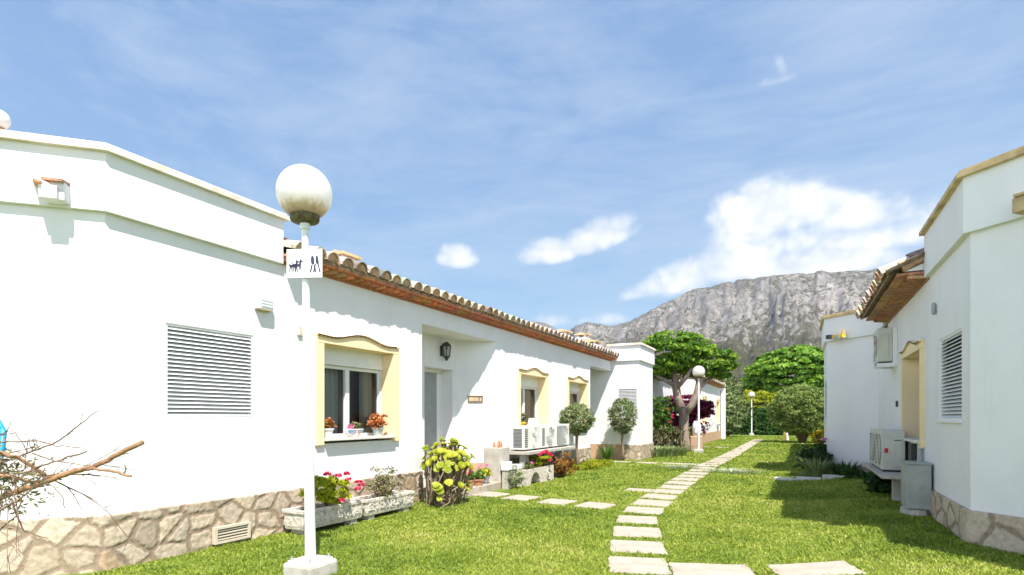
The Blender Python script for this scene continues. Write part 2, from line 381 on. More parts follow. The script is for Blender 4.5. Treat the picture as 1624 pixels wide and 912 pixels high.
wsc = N(nt, 'ShaderNodeVectorMath', operation='MULTIPLY_ADD'); nt.links.new(wn.outputs['Color'], wsc.inputs[0]); wsc.inputs[1].default_value = (.05,.05,.05); nt.links.new(DIR, wsc.inputs[2]); warp = wsc.outputs[0]
puff1, puff2 = wvor(15), wvor(38); fine = wnoise(55, 5, (1,1,1.1), .68); big = wnoise(11, 3, (1,1,1.2), .5)
def centred(x, m, a): return mth('MULTIPLY', mth('SUBTRACT', m, x), a)
edge = mth('ADD', mth('ADD', centred(puff1, .42, .75), centred(puff2, .42, .55)), mth('ADD', mth('MULTIPLY', mth('SUBTRACT', big, .5), 1.3), mth('MULTIPLY', mth('SUBTRACT', fine, .5), .9)))
# every cloud: compass, height, half width, half height (degrees), softness
clouds = [(-2.05,17.9,6.0,3.2,0,1.5),(-2.9,19.3,3.5,1.9,0,1.2),(4.85,16.5,4.2,2.1,0,1.3),(-9.2,13.1,5.2,2.2,10,1.25),(-4.4,13.6,4.8,2.4,0,1.25),(-4.5,15.6,3.6,2.0,0,.75),(5.0,14.7,5.0,1.9,0,1.2),(1.2,15.2,4.6,1.9,0,1.1),(2.4,13.1,5.8,2.1,0,1.4),(-12.9,12.2,3.0,1.3,8,1.0),(-18.4,17.2,4.1,2.1,16,1.5),(-23.0,16.0,3.3,1.8,6,1.4),(-15.6,18.4,1.6,1.1,40,.9),(-32.6,15.5,2.2,1.5,0,1.2),(-22.6,9.5,2.0,.9,0,.8),(-17.3,9.5,3.0,.8,0,.75),(10,15.8,2.6,1.8,0,.6),(-1.9,28.2,1.2,.4,0,.35),(-1.6,29.0,.4,1.2,12,.35),(30,14,9,2.5,0,1.0),(-70,12,12,3,0,1.0),(110,15,15,4,0,1.0),(180,12,20,4,0,1.0)]
tot = None
for a, e, wx, wy, tilt, amp in clouds:
    c = sdir(a, e); u = Vector((cos(radians(a)), -sin(radians(a)), 0)); v = u.cross(c)*1.0
    if v.z < 0: v = -v
    t = radians(tilt); u2 = u*cos(t)+v*sin(t); v2 = -u*sin(t)+v*cos(t)
    d0 = mth('MAXIMUM', dotv(c), .05)
    x = mth('DIVIDE', dotv(u2), mth('MULTIPLY', d0, tan(radians(wx)))); y = mth('DIVIDE', dotv(v2), mth('MULTIPLY', d0, tan(radians(wy))))
    yneg = mth('MULTIPLY', mth('LESS_THAN', y, 0), .75)                     # flatter undersides
    y = mth('MULTIPLY', y, mth('ADD', yneg, 1.0))
    q = mth('SUBTRACT', 1.0, mth('ADD', mth('MULTIPLY', x, x), mth('MULTIPLY', y, y)))
    q = mth('MULTIPLY', mth('MAXIMUM', q, -2.0), amp)
    tot = q if tot is None else mth('SMOOTH_MAX', tot, q, .35)
nr_ = N(nt, 'ShaderNodeMapRange', interpolation_type='SMOOTHSTEP'); nr_.inputs[1].default_value = -.75; nr_.inputs[2].default_value = -.25; nt.links.new(tot, nr_.inputs[0]); near = nr_.outputs[0]
body = mth('ADD', tot, edge)
mr = N(nt, 'ShaderNodeMapRange', interpolation_type='SMOOTHSTEP'); mr.inputs[1].default_value = -.45; mr.inputs[2].default_value = 1.35; nt.links.new(body, mr.inputs[0])
mask = mth('MULTIPLY', mr.outputs[0], near)
mask = mth('MULTIPLY', mask, .97)
# thin high cloud
ci = wnoise(1.7, 7, (1.0,2.0,3.4), .62, .9); ci2 = wnoise(5.5, 6, (.8,1.9,5.5), .62, .5)
cir = mth('ADD', mth('ADD', mth('MULTIPLY', ci, .65), mth('MULTIPLY', ci2, .35)), mth('MULTIPLY', dotv((cos(YAW), sin(YAW), 0)), .055))
mr2 = N(nt, 'ShaderNodeMapRange'); mr2.inputs[1].default_value = .41; mr2.inputs[2].default_value = .66; mr2.inputs[3].default_value = .02; mr2.inputs[4].default_value = .54; nt.links.new(cir, mr2.inputs[0])
sz = N(nt, 'ShaderNodeSeparateXYZ'); nt.links.new(DIR, sz.inputs[0])
hz = ramp(nt, [(0, (.48,.77,1.0)), (.17, (.375,.665,.975)), (.40, (.305,.535,.92)), (1, (.25,.44,.82))]); nt.links.new(sz.outputs[2], hz.inputs[0])
hs = N(nt, 'ShaderNodeVectorMath', operation='SCALE'); nt.links.new(hz.outputs[0], hs.inputs[0]); hs.inputs['Scale'].default_value = 2.6
mx0 = N(nt, 'ShaderNodeMix', data_type='RGBA'); mx0.inputs['Factor'].default_value = .86; nt.links.new(sky.outputs[0], mx0.inputs['A']); nt.links.new(hs.outputs[0], mx0.inputs['B']); skyc = mx0.outputs['Result']
mx1 = N(nt, 'ShaderNodeMix', data_type='RGBA'); nt.links.new(mr2.outputs[0], mx1.inputs['Factor']); nt.links.new(skyc, mx1.inputs['A']); mx1.inputs['B'].default_value = (2.15,2.55,3.15)+(1,)
shade = mth('SUBTRACT', 1.0, mth('ADD', mth('MULTIPLY', puff1, .62), mth('MULTIPLY', puff2, .5)))
cr = ramp(nt, [(.22, (.84,.87,.92)), (.62, (1.0,1.0,1.0))]); nt.links.new(shade, cr.inputs[0])
vl = wnoise(2.1, 6, (1,1,2.2), .6, .6)  # bright veil added low in the sky behind the camera to fill shaded walls
vy = N(nt, 'ShaderNodeMapRange', interpolation_type='SMOOTHSTEP'); vy.inputs[1].default_value = .30; vy.inputs[2].default_value = -.55; nt.links.new(sz.outputs[1], vy.inputs[0])
vz = N(nt, 'ShaderNodeMapRange', interpolation_type='SMOOTHSTEP'); vz.inputs[1].default_value = .55; vz.inputs[2].default_value = .15; nt.links.new(sz.outputs[2], vz.inputs[0])
vf = mth('MULTIPLY', mth('MULTIPLY', vy.outputs[0], mth('ADD', mth('MULTIPLY', vz.outputs[0], .97), .03)), mth('ADD', mth('MULTIPLY', vl, .9), .25), None, True)
mxv = N(nt, 'ShaderNodeMix', data_type='RGBA'); nt.links.new(vf, mxv.inputs['Factor']); nt.links.new(mx1.outputs['Result'], mxv.inputs['A']); mxv.inputs['B'].default_value = (9.6,10.7,12.4,1)
cs = N(nt, 'ShaderNodeVectorMath', operation='SCALE'); nt.links.new(cr.outputs[0], cs.inputs[0]); cs.inputs['Scale'].default_value = 3.9
mx2 = N(nt, 'ShaderNodeMix', data_type='RGBA'); nt.links.new(mask, mx2.inputs['Factor']); nt.links.new(mxv.outputs['Result'], mx2.inputs['A']); nt.links.new(cs.outputs[0], mx2.inputs['B'])
nt.links.new(mx2.outputs['Result'], bg.inputs['Color'])
try: W.cycles.sampling_method = 'MANUAL'; W.cycles.sample_map_resolution = 512
except Exception: pass
S.view_settings.view_transform = 'Standard'; S.view_settings.look = 'None'; S.view_settings.gamma = 1; S.view_settings.exposure = 1.2
S.cycles.max_bounces = 8; S.cycles.transparent_max_bounces = 12; S.cycles.use_denoising = True
try: S.cycles.caustics_reflective = False; S.cycles.caustics_refractive = False
except Exception: pass
# ------------------------------------------------------------------ ground
def ground_z(x, y):
    return .17*sstep(-.7, 1.35, x)*(1-sstep(24, 30, y)) + .012*(vnoise(np.asarray(x)*.7+40, np.asarray(y)*.7+40)-.5)
def gz(x, y): return float(ground_z(np.array([x]), np.array([y]))[0])
def make_lawn():
    xs = np.concatenate([[-2400,-600,-150,-60,-30], np.linspace(-16, 14, 121), [30,60,150,600,2400]])
    ys = np.concatenate([[-40,-15], np.linspace(-6, 40, 161), [44,50,60,90,160,400,1200,2750]])
    X, Y = np.meshgrid(xs, ys); Z = ground_z(X, Y)
    V = np.stack([X, Y, Z], -1).reshape(-1,3); nx, ny = len(xs), len(ys)
    i, j = np.meshgrid(np.arange(nx-1), np.arange(ny-1)); a = (j*nx+i).ravel()
    F = np.stack([a, a+1, a+nx+1, a+nx], 1)
    m = mat('lawn_soil', (.17,.225,.032), (.11,.15,.022), 3.5, .95, .8, 30, detail=8, dist=.03)
    o = npmesh('lawn', V, F, m, smooth=True); o['kind'] = 'structure'; return o
make_lawn()

# ------------------------------------------------------------------ house building kit
class Fr:
    """wall frame: a = metres along the wall, d = metres out of the wall, z = height"""
    def __init__(s, P0, P1):
        s.P = Vector((P0[0], P0[1], 0)); s.u = Vector((P1[0]-P0[0], P1[1]-P0[1], 0)); s.len = s.u.length; s.u.normalize()
        s.n = Vector((s.u.y, -s.u.x, 0))
    def p(s, a, d, z): return s.P + s.u*a + s.n*d + Vector((0,0,z))
    def box(s, mb, a0, a1, d0, d1, z0, z1, col=None):
        c = s.p((a0+a1)/2, (d0+d1)/2, (z0+z1)/2); mb.obox(c, s.u, s.n, (0,0,1), (a1-a0)/2, ((d1-d0)/2, (z1-z0)/2), col)
    def poly(s, mb, pts, d0, d1, col=None):  # pts (a,z)
        mb.prism([s.p(a, d0, z) for a, z in pts], s.n*(d1-d0), col)
def wall(mb, fr, a0, a1, z0, z1, ops=(), d=0, sides='lrtb'):
    A = sorted({a0, a1, *[o[0] for o in ops], *[o[1] for o in ops]}); A = [x for x in A if a0-1e-6 <= x <= a1+1e-6]
    Z = sorted({z0, z1, *[o[2] for o in ops], *[o[3] for o in ops]}); Z = [x for x in Z if z0-1e-6 <= x <= z1+1e-6]
    for i in range(len(A)-1):
        for j in range(len(Z)-1):
            ca, cz = (A[i]+A[i+1])/2, (Z[j]+Z[j+1])/2
            if any(o[0] < ca < o[1] and o[2] < cz < o[3] for o in ops): continue
            mb.quad(fr.p(A[i],d,Z[j]), fr.p(A[i+1],d,Z[j]), fr.p(A[i+1],d,Z[j+1]), fr.p(A[i],d,Z[j+1]))
    for o in ops:
        b0, b1, y0, y1, dp = o[:5]
        if dp is None: continue
        for (p, q) in (((b0,y0),(b0,y1)), ((b0,y1),(b1,y1)), ((b1,y1),(b1,y0)), ((b1,y0),(b0,y0))):
            mb.quad(fr.p(p[0],d,p[1]), fr.p(q[0],d,q[1]), fr.p(q[0],d-dp,q[1]), fr.p(p[0],d-dp,p[1]))
def offs(path, d):
    P = [Vector((p[0], p[1])) for p in path]; out = []
    nr = []
    for i in range(len(P)-1):
        t = (P[i+1]-P[i]).normalized(); nr.append(Vector((t.y, -t.x)))
    for i, p in enumerate(P):
        a = nr[max(i-1,0)]; b = nr[min(i, len(nr)-1)]; m = (a+b).normalized(); out.append(p + m*(d/max(m.dot(a), .3)))
    return out
def ribbon(mb, path, z0, z1, d=0):
    q = offs(path, d)
    for a, b in zip(q[:-1], q[1:]): mb.quad((a.x,a.y,z0), (b.x,b.y,z0), (b.x,b.y,z1), (a.x,a.y,z1))
def course(mb, path, d0, d1, z0, z1):
    o, i = offs(path, d1), offs(path, d0)
    for k in range(len(path)-1):
        a, b, c, e = o[k], o[k+1], i[k+1], i[k]
        mb.quad((a.x,a.y,z0), (b.x,b.y,z0), (b.x,b.y,z1), (a.x,a.y,z1))
        mb.quad((a.x,a.y,z1), (b.x,b.y,z1), (c.x,c.y,z1), (e.x,e.y,z1))
        mb.quad((e.x,e.y,z0), (c.x,c.y,z0), (b.x,b.y,z0), (a.x,a.y,z0))
    for k in (0, -1):
        a, e = o[k], i[k]; mb.quad((a.x,a.y,z0), (a.x,a.y,z1), (e.x,e.y,z1), (e.x,e.y,z0))

def plinth(name, parent, path, z0, z1, res, d=.03, cell=(.29,.21), seed=1, tone=1.0, relief=.007):
    """crazy-paved stone cladding: angular stones standing proud of wide mortar joints"""
    rg = np.random.default_rng(seed); q = offs(path, d)
    seg = [(q[i+1]-q[i]).length for i in range(len(q)-1)]; U = [0]
    for s_ in seg: U.append(U[-1]+s_)
    us = []; 
    for i in range(len(seg)):
        r = res if not callable(res) else res((q[i]+q[i+1])/2)
        us += list(np.linspace(U[i], U[i+1], max(2, int(seg[i]/r)+1))[:-1])
    us.append(U[-1]); us = np.array(us)
    r = (res if not callable(res) else .02); zs = np.linspace(z0, z1, max(3, int((z1-z0)/min(r,.013 if callable(res) else .03))+1))
    zs = np.append(zs, z1); UU, ZZ = np.meshgrid(us, zs); capm = (np.arange(len(zs)) == len(zs)-1)[:,None] & np.ones((1,len(us)), bool)
    # jittered sites
    gu = np.arange(-cell[0], U[-1]+cell[0], cell[0]); gv = np.arange(z0-cell[1], z1+cell[1]*1.5, cell[1]); su, sv = np.meshgrid(gu, gv)
    su = su + (np.arange(len(gv))[:,None] % 2)*cell[0]*.5
    su = (su + rg.uniform(-.44,.44,su.shape)*cell[0]).ravel(); sv = (sv + rg.uniform(-.5,.5,sv.shape)*cell[1]).ravel()
    tones = rg.random(len(su)); val = rg.uniform(.74, 1.12, len(su))
    pu, pv = UU.ravel(), ZZ.ravel()
    wob = .034*(fbm(pu*9, pv*9, 3)-.44)*2+.010*(fbm(pu*34, pv*34, 2)-.37)*2
    hgt = np.zeros(len(pu)); colr = np.zeros((len(pu),3))
    mort = np.array([.31,.235,.165])
    for s0 in range(0, len(pu), 20000):
        sl_ = slice(s0, s0+20000); a = pu[sl_,None]+wob[sl_,None]-su[None]; b = pv[sl_,None]+wob[sl_,None]*.7-sv[None]
        D = a*a*.75+b*b; o = np.argpartition(D, 2, axis=1)[:,:2]; dd = np.take_along_axis(D, o, 1); sw = dd[:,0] > dd[:,1]
        o[sw] = o[sw][:,::-1]; dd[sw] = dd[sw][:,::-1]
        ds = np.sqrt(.75*(su[o[:,0]]-su[o[:,1]])**2+(sv[o[:,0]]-sv[o[:,1]])**2)+1e-6
        e = (dd[:,1]-dd[:,0])/(2*ds); t = tones[o[:,0]][:,None]
        c = np.array([.57,.455,.33])*(1-t)+np.array([.50,.42,.325])*t; c = np.where(t > .92, np.array([.52,.38,.24]), c)*val[o[:,0]][:,None]
        k = sstep(.020, .0245, e); hgt[sl_] = k; colr[sl_] = mort*(1-k[:,None])+c*k[:,None]
    rough = fbm(pu*16+5, pv*16, 4)
    disp = hgt*relief + (rough-.45)*.018*hgt + (fbm(pu*40, pv*40, 2)-.4)*.006
    disp = np.where(capm.ravel(), -.06, disp); colr[capm.ravel()] = mort
    # world position
    qx = np.array([p.x for p in q]); qy = np.array([p.y for p in q]); k = np.clip(np.searchsorted(U, pu, side='right')-1, 0, len(seg)-1)
    Ua = np.array(U); f = (pu-Ua[k])/np.array(seg)[k]; px = qx[k]+(qx[k+1]-qx[k])*f; py = qy[k]+(qy[k+1]-qy[k])*f
    tx = (qx[k+1]-qx[k])/np.array(seg)[k]; ty = (qy[k+1]-qy[k])/np.array(seg)[k]
    V = np.stack([px+ty*disp, py-tx*disp, pv], 1); nu, nz = len(us), len(zs)
    i, j = np.meshgrid(np.arange(nu-1), np.arange(nz-1)); a = (j*nu+i).ravel(); Fc = np.stack([a, a+1, a+nu+1, a+nu], 1)
    return npmesh(name, V, Fc, M['plinth'], parent, vcol=colr*tone, smooth=True)

def block(h, path, zt=3.80, zb=3.27, z0=.50, coping='white', ops=None, wallmat='white', out=.06):
    """flat-roofed corner block: lower wall, thicker parapet, coping"""
    mb = MB()
    for k in range(len(path)-1):
        fr = Fr(path[k], path[k+1]); wall(mb, fr, 0, fr.len, z0, zb, (ops or {}).get(k, ()))
    pm = MB(); course(pm, path, -.2, out, zb, zt)
    cm = MB(); course(cm, path, -.26, out+.055, zt, zt+.045); course(cm, path, -.24, out+.03, zt+.045, zt+.075)
    return mb, pm, cm
def roof_tiles(h, fr, a0, a1, d, z, pitch, up, sp=.255, r=.108, name='roof', seed=3, sub=None):
    rg = random.Random(seed); mb = MB(); sl = Vector((-fr.n.x, -fr.n.y, pitch)).normalized(); nn = fr.u.cross(sl); 
    if nn.z < 0: nn = -nn
    n = int((a1-a0)/sp); sp = (a1-a0)/n; ln = .36
    for i in range(n):
        a = a0+(i+.5)*sp; rows = int(up/ln)
        jit = rg.uniform(-.03,.03)
        for k in range(rows):
            t = rg.random()
            c = (.62,.51,.39) if t < .55 else (.52,.46,.38) if t < .78 else (.60,.36,.22) if t < .92 else (.24,.21,.17)
            c = tuple(x*rg.uniform(.8,1.12) for x in c)
            b = fr.p(a+rg.uniform(-.012,.012), d+jit*.6, z) + sl*(k*ln + (0 if k else 0)); e = b + sl*(ln+.05)
            vs = []; m_ = 8; r0, r1 = r*1.06, r*.84
            for (q, rr, lift) in ((b, r0, .012), (e, r1, -.0)):
                for th in (0, .014):                                 # outer and inner skin
                    for s_ in range(m_+1):
                        an = pi*s_/m_; vs.append(q + fr.u*cos(an)*(rr-th) + nn*(sin(an)*(rr-th)*1.02+lift))
            w = m_+1; fs = []
            for s_ in range(m_):
                fs.append((s_, s_+1, 2*w+s_+1, 2*w+s_)); fs.append((w+s_+1, w+s_, 3*w+s_, 3*w+s_+1))
                fs.append((s_+1, s_, w+s_, w+s_+1))
            mb.add(vs, fs, c)
            if k == 0:                                               # mortar plug set back in the mouth of the tile
                q = b + sl*.022; mb.add([q + fr.u*cos(pi*s_/m_)*(r0-.015) + nn*sin(pi*s_/m_)*(r0-.015) for s_ in range(m_+1)], [tuple(range(m_+1))], (.56,.34,.21))
        # channel tile between
        q0 = fr.p(a+sp/2, d-.015, z) ; m_ = 6; vs = []
        for q in (q0, q0 + sl*up):
            for s_ in range(m_+1):
                an = pi+pi*s_/m_; vs.append(q + fr.u*cos(an)*r*.8 + nn*(sin(an)*r*.42+.03))
        mb.add(vs, [(s_, s_+1, m_+2+s_, m_+1+s_) for s_ in range(m_)], tuple(x*rg.uniform(.7,1) for x in (.38,.27,.2)))
    q0, q1 = fr.p(a0, d-.05, z-.03), fr.p(a1, d-.05, z-.03); mb.quad(q0, q1, q1+Vector((0,0,.085)), q0+Vector((0,0,.085)), (.40,.29,.20))   # mortar bedding
    # the deck under the tiles, and the far slope that closes the roof
    A, B = fr.p(a0, d-.055, z-.01), fr.p(a1, d-.055, z-.01); U = sl*up; T = -fr.n*3.2 - Vector((0,0,1.0))
    mb.quad(A, B, B+U, A+U, (.30,.2,.14)); mb.quad(A+U, B+U, B+U+T, A+U+T, (.42,.3,.22))
    return mb.build(name, M['tile'], h, smooth=False)
def cornice(h, fr, a0, a1, z, p1, p2, name='cornice', dent=.165, fill=.22, m='brick'):
    """projecting courses of thin red tiles under the eave"""
    BR = (.60,.235,.12) if m == 'brick' else (.52,.28,.17)
    mb = MB(); fr.box(mb, a0, a1, -.02, p1*min(.42,fill*.7), z, z+.034, tuple(x*.8 for x in BR))
    n = int((a1-a0)/dent); st = (a1-a0)/n
    for i in range(n):                                               # saw-tooth course
        a = a0+i*st
        mb.prism([fr.p(a+.012, -.02, z+.030), fr.p(a+st-.024, -.02, z+.030), fr.p(a+st-.034, p1*1.12, z+.037), fr.p(a+.03, p1*.72, z+.037)], (0,0,.042), tuple(x*random.uniform(.72,1.15) for x in BR))
    fr.box(mb, a0, a1, -.02, p1*fill, z+.034, z+.081, tuple(x*.6 for x in BR))  # recessed filler, its colour darkened as shade between the teeth
    k_ = int((a1-a0)/.33); s_ = (a1-a0)/k_
    for i in range(k_): fr.box(mb, a0+i*s_+.003, a0+(i+1)*s_-.003, -.02, p2+random.uniform(-.006,.006), z+.081, z+.112, tuple(x*random.uniform(.85,1.12) for x in BR))
    return mb.build(name, M['tile'], h)
def surround(h, fr, a0, a1, z0, z1, depth=.28, proud=.045, jw=.135, sill=True, head=.09):
    mb = MB()
    fr.box(mb, a0, a0+jw, -depth, proud, z0, z1-.14); fr.box(mb, a1-jw, a1, -depth, proud, z0, z1-.14)
    n = 24; top = []
    def f(s): 
        x = abs(s-.5)/.34
        return z1-.06 + (head*.5*(1+cos(pi*min(x,1))) - .0) + .012*min(1, max(0, (abs(s-.5)-.34)/.16))
    for i in range(n+1): top.append((a0+(a1-a0)*i/n, f(i/n)))
    fr.poly(mb, [(a0, z1-.137), (a1, z1-.137)] + top[::-1], -.02, proud)
    fr.box(mb, a0+jw, a1-jw, -depth, -.023, z1-.137, z1-.05)
    for i in range(n):                                               # thin moulding that follows the head
        (p, q), (p2, q2) = top[i], top[i+1]
        mb.add([fr.p(x, d, y) for (x, y) in ((p,q+.002),(p2,q2+.002),(p2,q2+.028),(p,q+.028)) for d in (-.01, proud+.022)],
               [(0,1,3,2),(2,3,5,4),(4,5,7,6),(6,7,1,0)] + ([(0,2,4,6)] if i == 0 else []) + ([(1,7,5,3)] if i == n-1 else []))
    o = mb.build('window_surround', M['cream'], h, bevel=.006)
    if sill:
        s = MB(); fr.box(s, a0+jw+.003, a1-jw-.003, -depth+.02, proud+.05, z0+.055, z0+.09); s.build('sill', M['whitestone2'] if 'whitestone2' in M else M['pvc'], h, bevel=.005)
    return o
def window(h, fr, a0, a1, z0, z1, depth=.28, box=.25, bars=1, curtain=True):
    """sliding window set back in its opening: frame, roller-shutter box, panes, curtain"""
    d1, d0 = -depth+.045, -depth-.01; t = .045
    mb = MB()
    for (p, q, r_, s_) in ((a0, a0+t, z0, z1-box), (a1-t, a1, z0, z1-box), (a0+t, a1-t, z0, z0+t), (a0+t, a1-t, z1-box-t, z1-box)): fr.box(mb, p, q, d0, d1, r_, s_)
    am = (a0+a1)/2; fr.box(mb, am-.04, am+.04, d0+.004, d1+.006, z0+t, z1-box-t)
    for g0 in (a0+.012, a1-.030): fr.box(mb, g0, g0+.018, d1, d1+.03, z0, z1-box)     # shutter guides
    w = mb.build('window', M['pvc'], h, bevel=.004)
    sb = MB(); fr.box(sb, a0, a1, d0, d1+.05, z1-box+.003, z1); sb.build('shutter_box', M['pvc'], w, bevel=.006)
    for (p, q, k) in ((a0+t, am-.04, 0), (am+.04, a1-t, 1)):
        g = MB(); g.quad(fr.p(p, d0+.018+k*.012, z0+t), fr.p(q, d0+.018+k*.012, z0+t), fr.p(q, d0+.018+k*.012, z1-box-t), fr.p(p, d0+.018+k*.012, z1-box-t)); g.build('pane', M['glass'], w)
    if curtain:
        for (p, q) in ((a0, am-.02), (a1-.26, a1)):
            c = MB(); n = 40
            for i in range(n):
                s0, s1 = i/n, (i+1)/n; f = lambda s: -depth-.14+.03*sin(s*38+sin(s*9))
                c.quad(fr.p(p+(q-p)*s0, f(s0), z0+.02), fr.p(p+(q-p)*s1, f(s1), z0+.02), fr.p(p+(q-p)*s1, f(s1), z1-box), fr.p(p+(q-p)*s0, f(s0), z1-box))
            c.build('curtain', M['curtain'], w, smooth=True)
    r_ = MB(); e = .40                                                 # the room behind
    P = [(a0-.3,-depth-.02),(a0-.3,-depth-e),(a1+.3,-depth-e),(a1+.3,-depth-.02)]
    for i in range(3): r_.quad(fr.p(*P[i], z0-.3), fr.p(*P[i+1], z0-.3), fr.p(*P[i+1], z1+.1), fr.p(*P[i], z1+.1))
    r_.quad(*[fr.p(*p, z1+.1) for p in P]); r_.quad(*[fr.p(*p, z0-.3) for p in P]); r_.build('room', M['inside'], w)
    return w
def shutter(h, fr, a0, a1, z0, z1, n=22, depth=.07, m='metalw', sill=True):
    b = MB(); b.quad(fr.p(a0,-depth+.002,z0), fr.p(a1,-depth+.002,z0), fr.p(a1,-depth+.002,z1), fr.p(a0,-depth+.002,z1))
    mb = MB(); t = .022
    for (p, q, r_, s_) in ((a0, a0+t, z0, z1), (a1-t, a1, z0, z1), (a0+t, a1-t, z1-t, z1), (a0+t, a1-t, z0, z0+t)): fr.box(mb, p, q, -depth+.004, -.008, r_, s_)
    st = (z1-z0-2*t)/n
    for i in range(n):
        z = z0+t+(i+.5)*st; hh = st*.46
        mb.prism([fr.p(a0+t, -.052, z+hh*1.02), fr.p(a0+t, -.046, z+hh*1.02), fr.p(a0+t, -.006, z-hh*.62), fr.p(a0+t, -.006, z-hh*.85), fr.p(a0+t, -.012, z-hh*.85)], fr.u*(a1-a0-2*t))
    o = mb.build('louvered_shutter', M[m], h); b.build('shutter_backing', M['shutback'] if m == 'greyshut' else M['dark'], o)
    if sill:
        s = MB(); fr.box(s, a0-.02, a1+.02, -depth, .03, z0-.03, z0-.004); s.build('sill', M['white'], h, bevel=.005)
    return o
def chimney(parent, x, y, z0, z1, w=.36):
    mb = MB(); h = w/2
    mb.box(x-h, x+h, y-h, y+h, z0, z1-.28)
    mb.box(x-h-.05, x+h+.05, y-h-.05, y+h+.05, z1-.28, z1-.23)
    for sx in (-1,1):
        for sy in (-1,1): mb.box(x+sx*h*.72-.05, x+sx*h*.72+.05, y+sy*h*.72-.05, y+sy*h*.72+.05, z1-.23, z1-.11)
    c = mb.build('chimney', M['white'], parent, bevel=.01)
    cp = MB(); cp.box(x-h-.08, x+h+.08, y-h-.08, y+h+.08, z1-.11, z1-.065); cp.prism([(x-h-.03,y-h-.03,z1-.065),(x+h+.03,y-h-.03,z1-.065),(x,y-h-.03,z1)], (0,w+.06,0)); cp.build('chimney_cap', M['coping'], c)
    return c
M['whitestone2'] = mat('pale_sill_stone', (.72,.68,.60), (.62,.58,.5), 8, .6, .2, 50)
WX = 1.70
# ================================================================= near left house
HA = thing('white_house', 'long white left bungalow with entrance alcove and three cream framed windows under a tiled eave', 'house', (-7,9,0))
pa = [(-12,2.0),(-6.62,2.0),(-5.67,2.95),(-5.67,4.85),(-9,4.85)]
fw = Fr((-5.67,2.95),(-5.67,18.5))                     # a = Y - 2.95
wl, pm, cm = block(HA, pa, ops={2: [(.56,1.585,1.39,2.35,.075)]})
Fa = Fr((-5.67,4.85),(-5.67,18.5)); OY = 4.85
w1, w2, w3 = (5.46,7.17), (11.40,13.11), (14.40,16.11)
def win_op(w, z0=1.03, z1=2.52): return (w[0]-OY+.07, w[1]-OY-.07, z0+.02, z1-.02, .30)
DY0, DY1 = 7.83, 10.42
wall(wl, Fa, 0, 16.38-OY, .16, 3.32, [win_op(w1), win_op(w2), win_op(w3), (DY0-OY, DY1-OY, .1, 2.975, None)])
# entrance alcove: side wall, back wall with door opening, splayed wall, ceiling
DX = -6.28; zc_ = 2.975
side = Fr((-5.67,DY0),(DX,DY0)); wall(wl, side, 0, .61, .1, zc_)
back = Fr((DX,DY0),(DX,9.86)); D0, D1, DT = .92, 1.88, 2.36
wall(wl, back, 0, 2.03, .1, zc_, [(D0, D1, .1, DT, .27)])
spl = Fr((DX,9.86),(-5.67,DY1)); wall(wl, spl, 0, spl.len, .46, zc_)
wl.add([(-5.67,DY0,zc_),(DX,DY0,zc_),(DX,9.86,zc_),(-5.67,DY1,zc_)], [(0,1,2,3)])
# return at the far end, beam over the gap, back wall of the gap
gap = Fr((-5.67,16.38),(-6.6,16.38)); wall(wl, gap, 0, .93, .1, 3.3)
wl.quad((-6.6,16.38,.1),(-6.6,18.5,.1),(-6.6,18.5,3.3),(-6.6,16.38,3.3))
wl.box(-5.92,-5.672,16.381,18.49,2.96,3.29)
wl.quad((-5.9,16.38,3.2),(-5.9,18.49,3.2),(-6.6,18.49,3.2),(-6.6,16.38,3.2))
# closing walls and flat block roof
wl.quad((-12,2,0),(-12,18.5,0),(-12,18.5,3.6),(-12,2,3.6)); wl.add([(-12,2.05,3.5),(-6.65,2.05,3.5),(-5.72,2.98,3.5),(-5.72,4.85,3.5),(-12,4.85,3.5)], [(0,1,2,3,4)])
wl.build('wall', M['white'], HA); pm.build('parapet', M['white'], HA, bevel=.01); cm.build('coping', M['copingw'], HA, bevel=.006)
resA = lambda p: .0105 if p.y < 6 else .0125
plinth('stone_plinth', HA, [(-9,2.0),(-6.62,2.0),(-5.67,2.95),(-5.67,7.82)], -.06, .505, lambda p: .011, seed=5)
plinth('stone_plinth', HA, [(-5.67,10.62),(-5.67,16.37)], -.06, .50, lambda p: .03, seed=8)
tp = MB(); course(tp, [(DX,9.86),(-5.67,DY1),(-5.67,10.6)], -.02, .025, .08, .455); tp.build('terracotta_plinth', M['terra'], HA)
# windows
for w in (w1, w2, w3):
    a0, a1 = w[0]-OY, w[1]-OY
    surround(HA, Fa, a0, a1, 1.03, 2.52); window(HA, Fa, a0+.135, a1-.135, 1.12, 2.385)
shutter(HA, fw, .56, 1.585, 1.39, 2.35, sill=False)
# door
dm = MB(); dz0, dz1 = .21, DT; fd = -.27
for (p, q, r_, s_) in ((D0, D0+.07, dz0, dz1), (D1-.07, D1, dz0, dz1), (D0+.07, D1-.07, dz1-.07, dz1)): back.box(dm, p, q, fd-.03, fd+.03, r_, s_)
dr = dm.build('door', M['pvc'], HA, bevel=.004)
lf = MB(); back.box(lf, D0+.075, D1-.075, fd-.035, fd+.012, dz0, dz1-.075); lf.build('leaf', M['grey'], dr, bevel=.004)
ln = MB(); back.box(ln, D0+.075, D0+.19, fd+.012, fd+.02, dz0, dz1-.075); back.box(ln, D1-.19, D1-.075, fd+.012, fd+.02, dz0, dz1-.075); ln.build('stile', M['pvc'], dr)
kp = MB(); back.box(kp, D0+.115, D0+.145, fd+.0205, fd+.026, 1.12, 1.36); kp.build('lock_plate', M['metalw'], dr)
hd = MB(); c = back.p(D0+.14, fd+.06, 1.25); hd.tube([back.p(D0+.13, fd+.015, 1.25), back.p(D0+.13, fd+.065, 1.25), back.p(D0+.25, fd+.065, 1.25)], .011, 8); hd.build('handle', M['metalw'], dr)
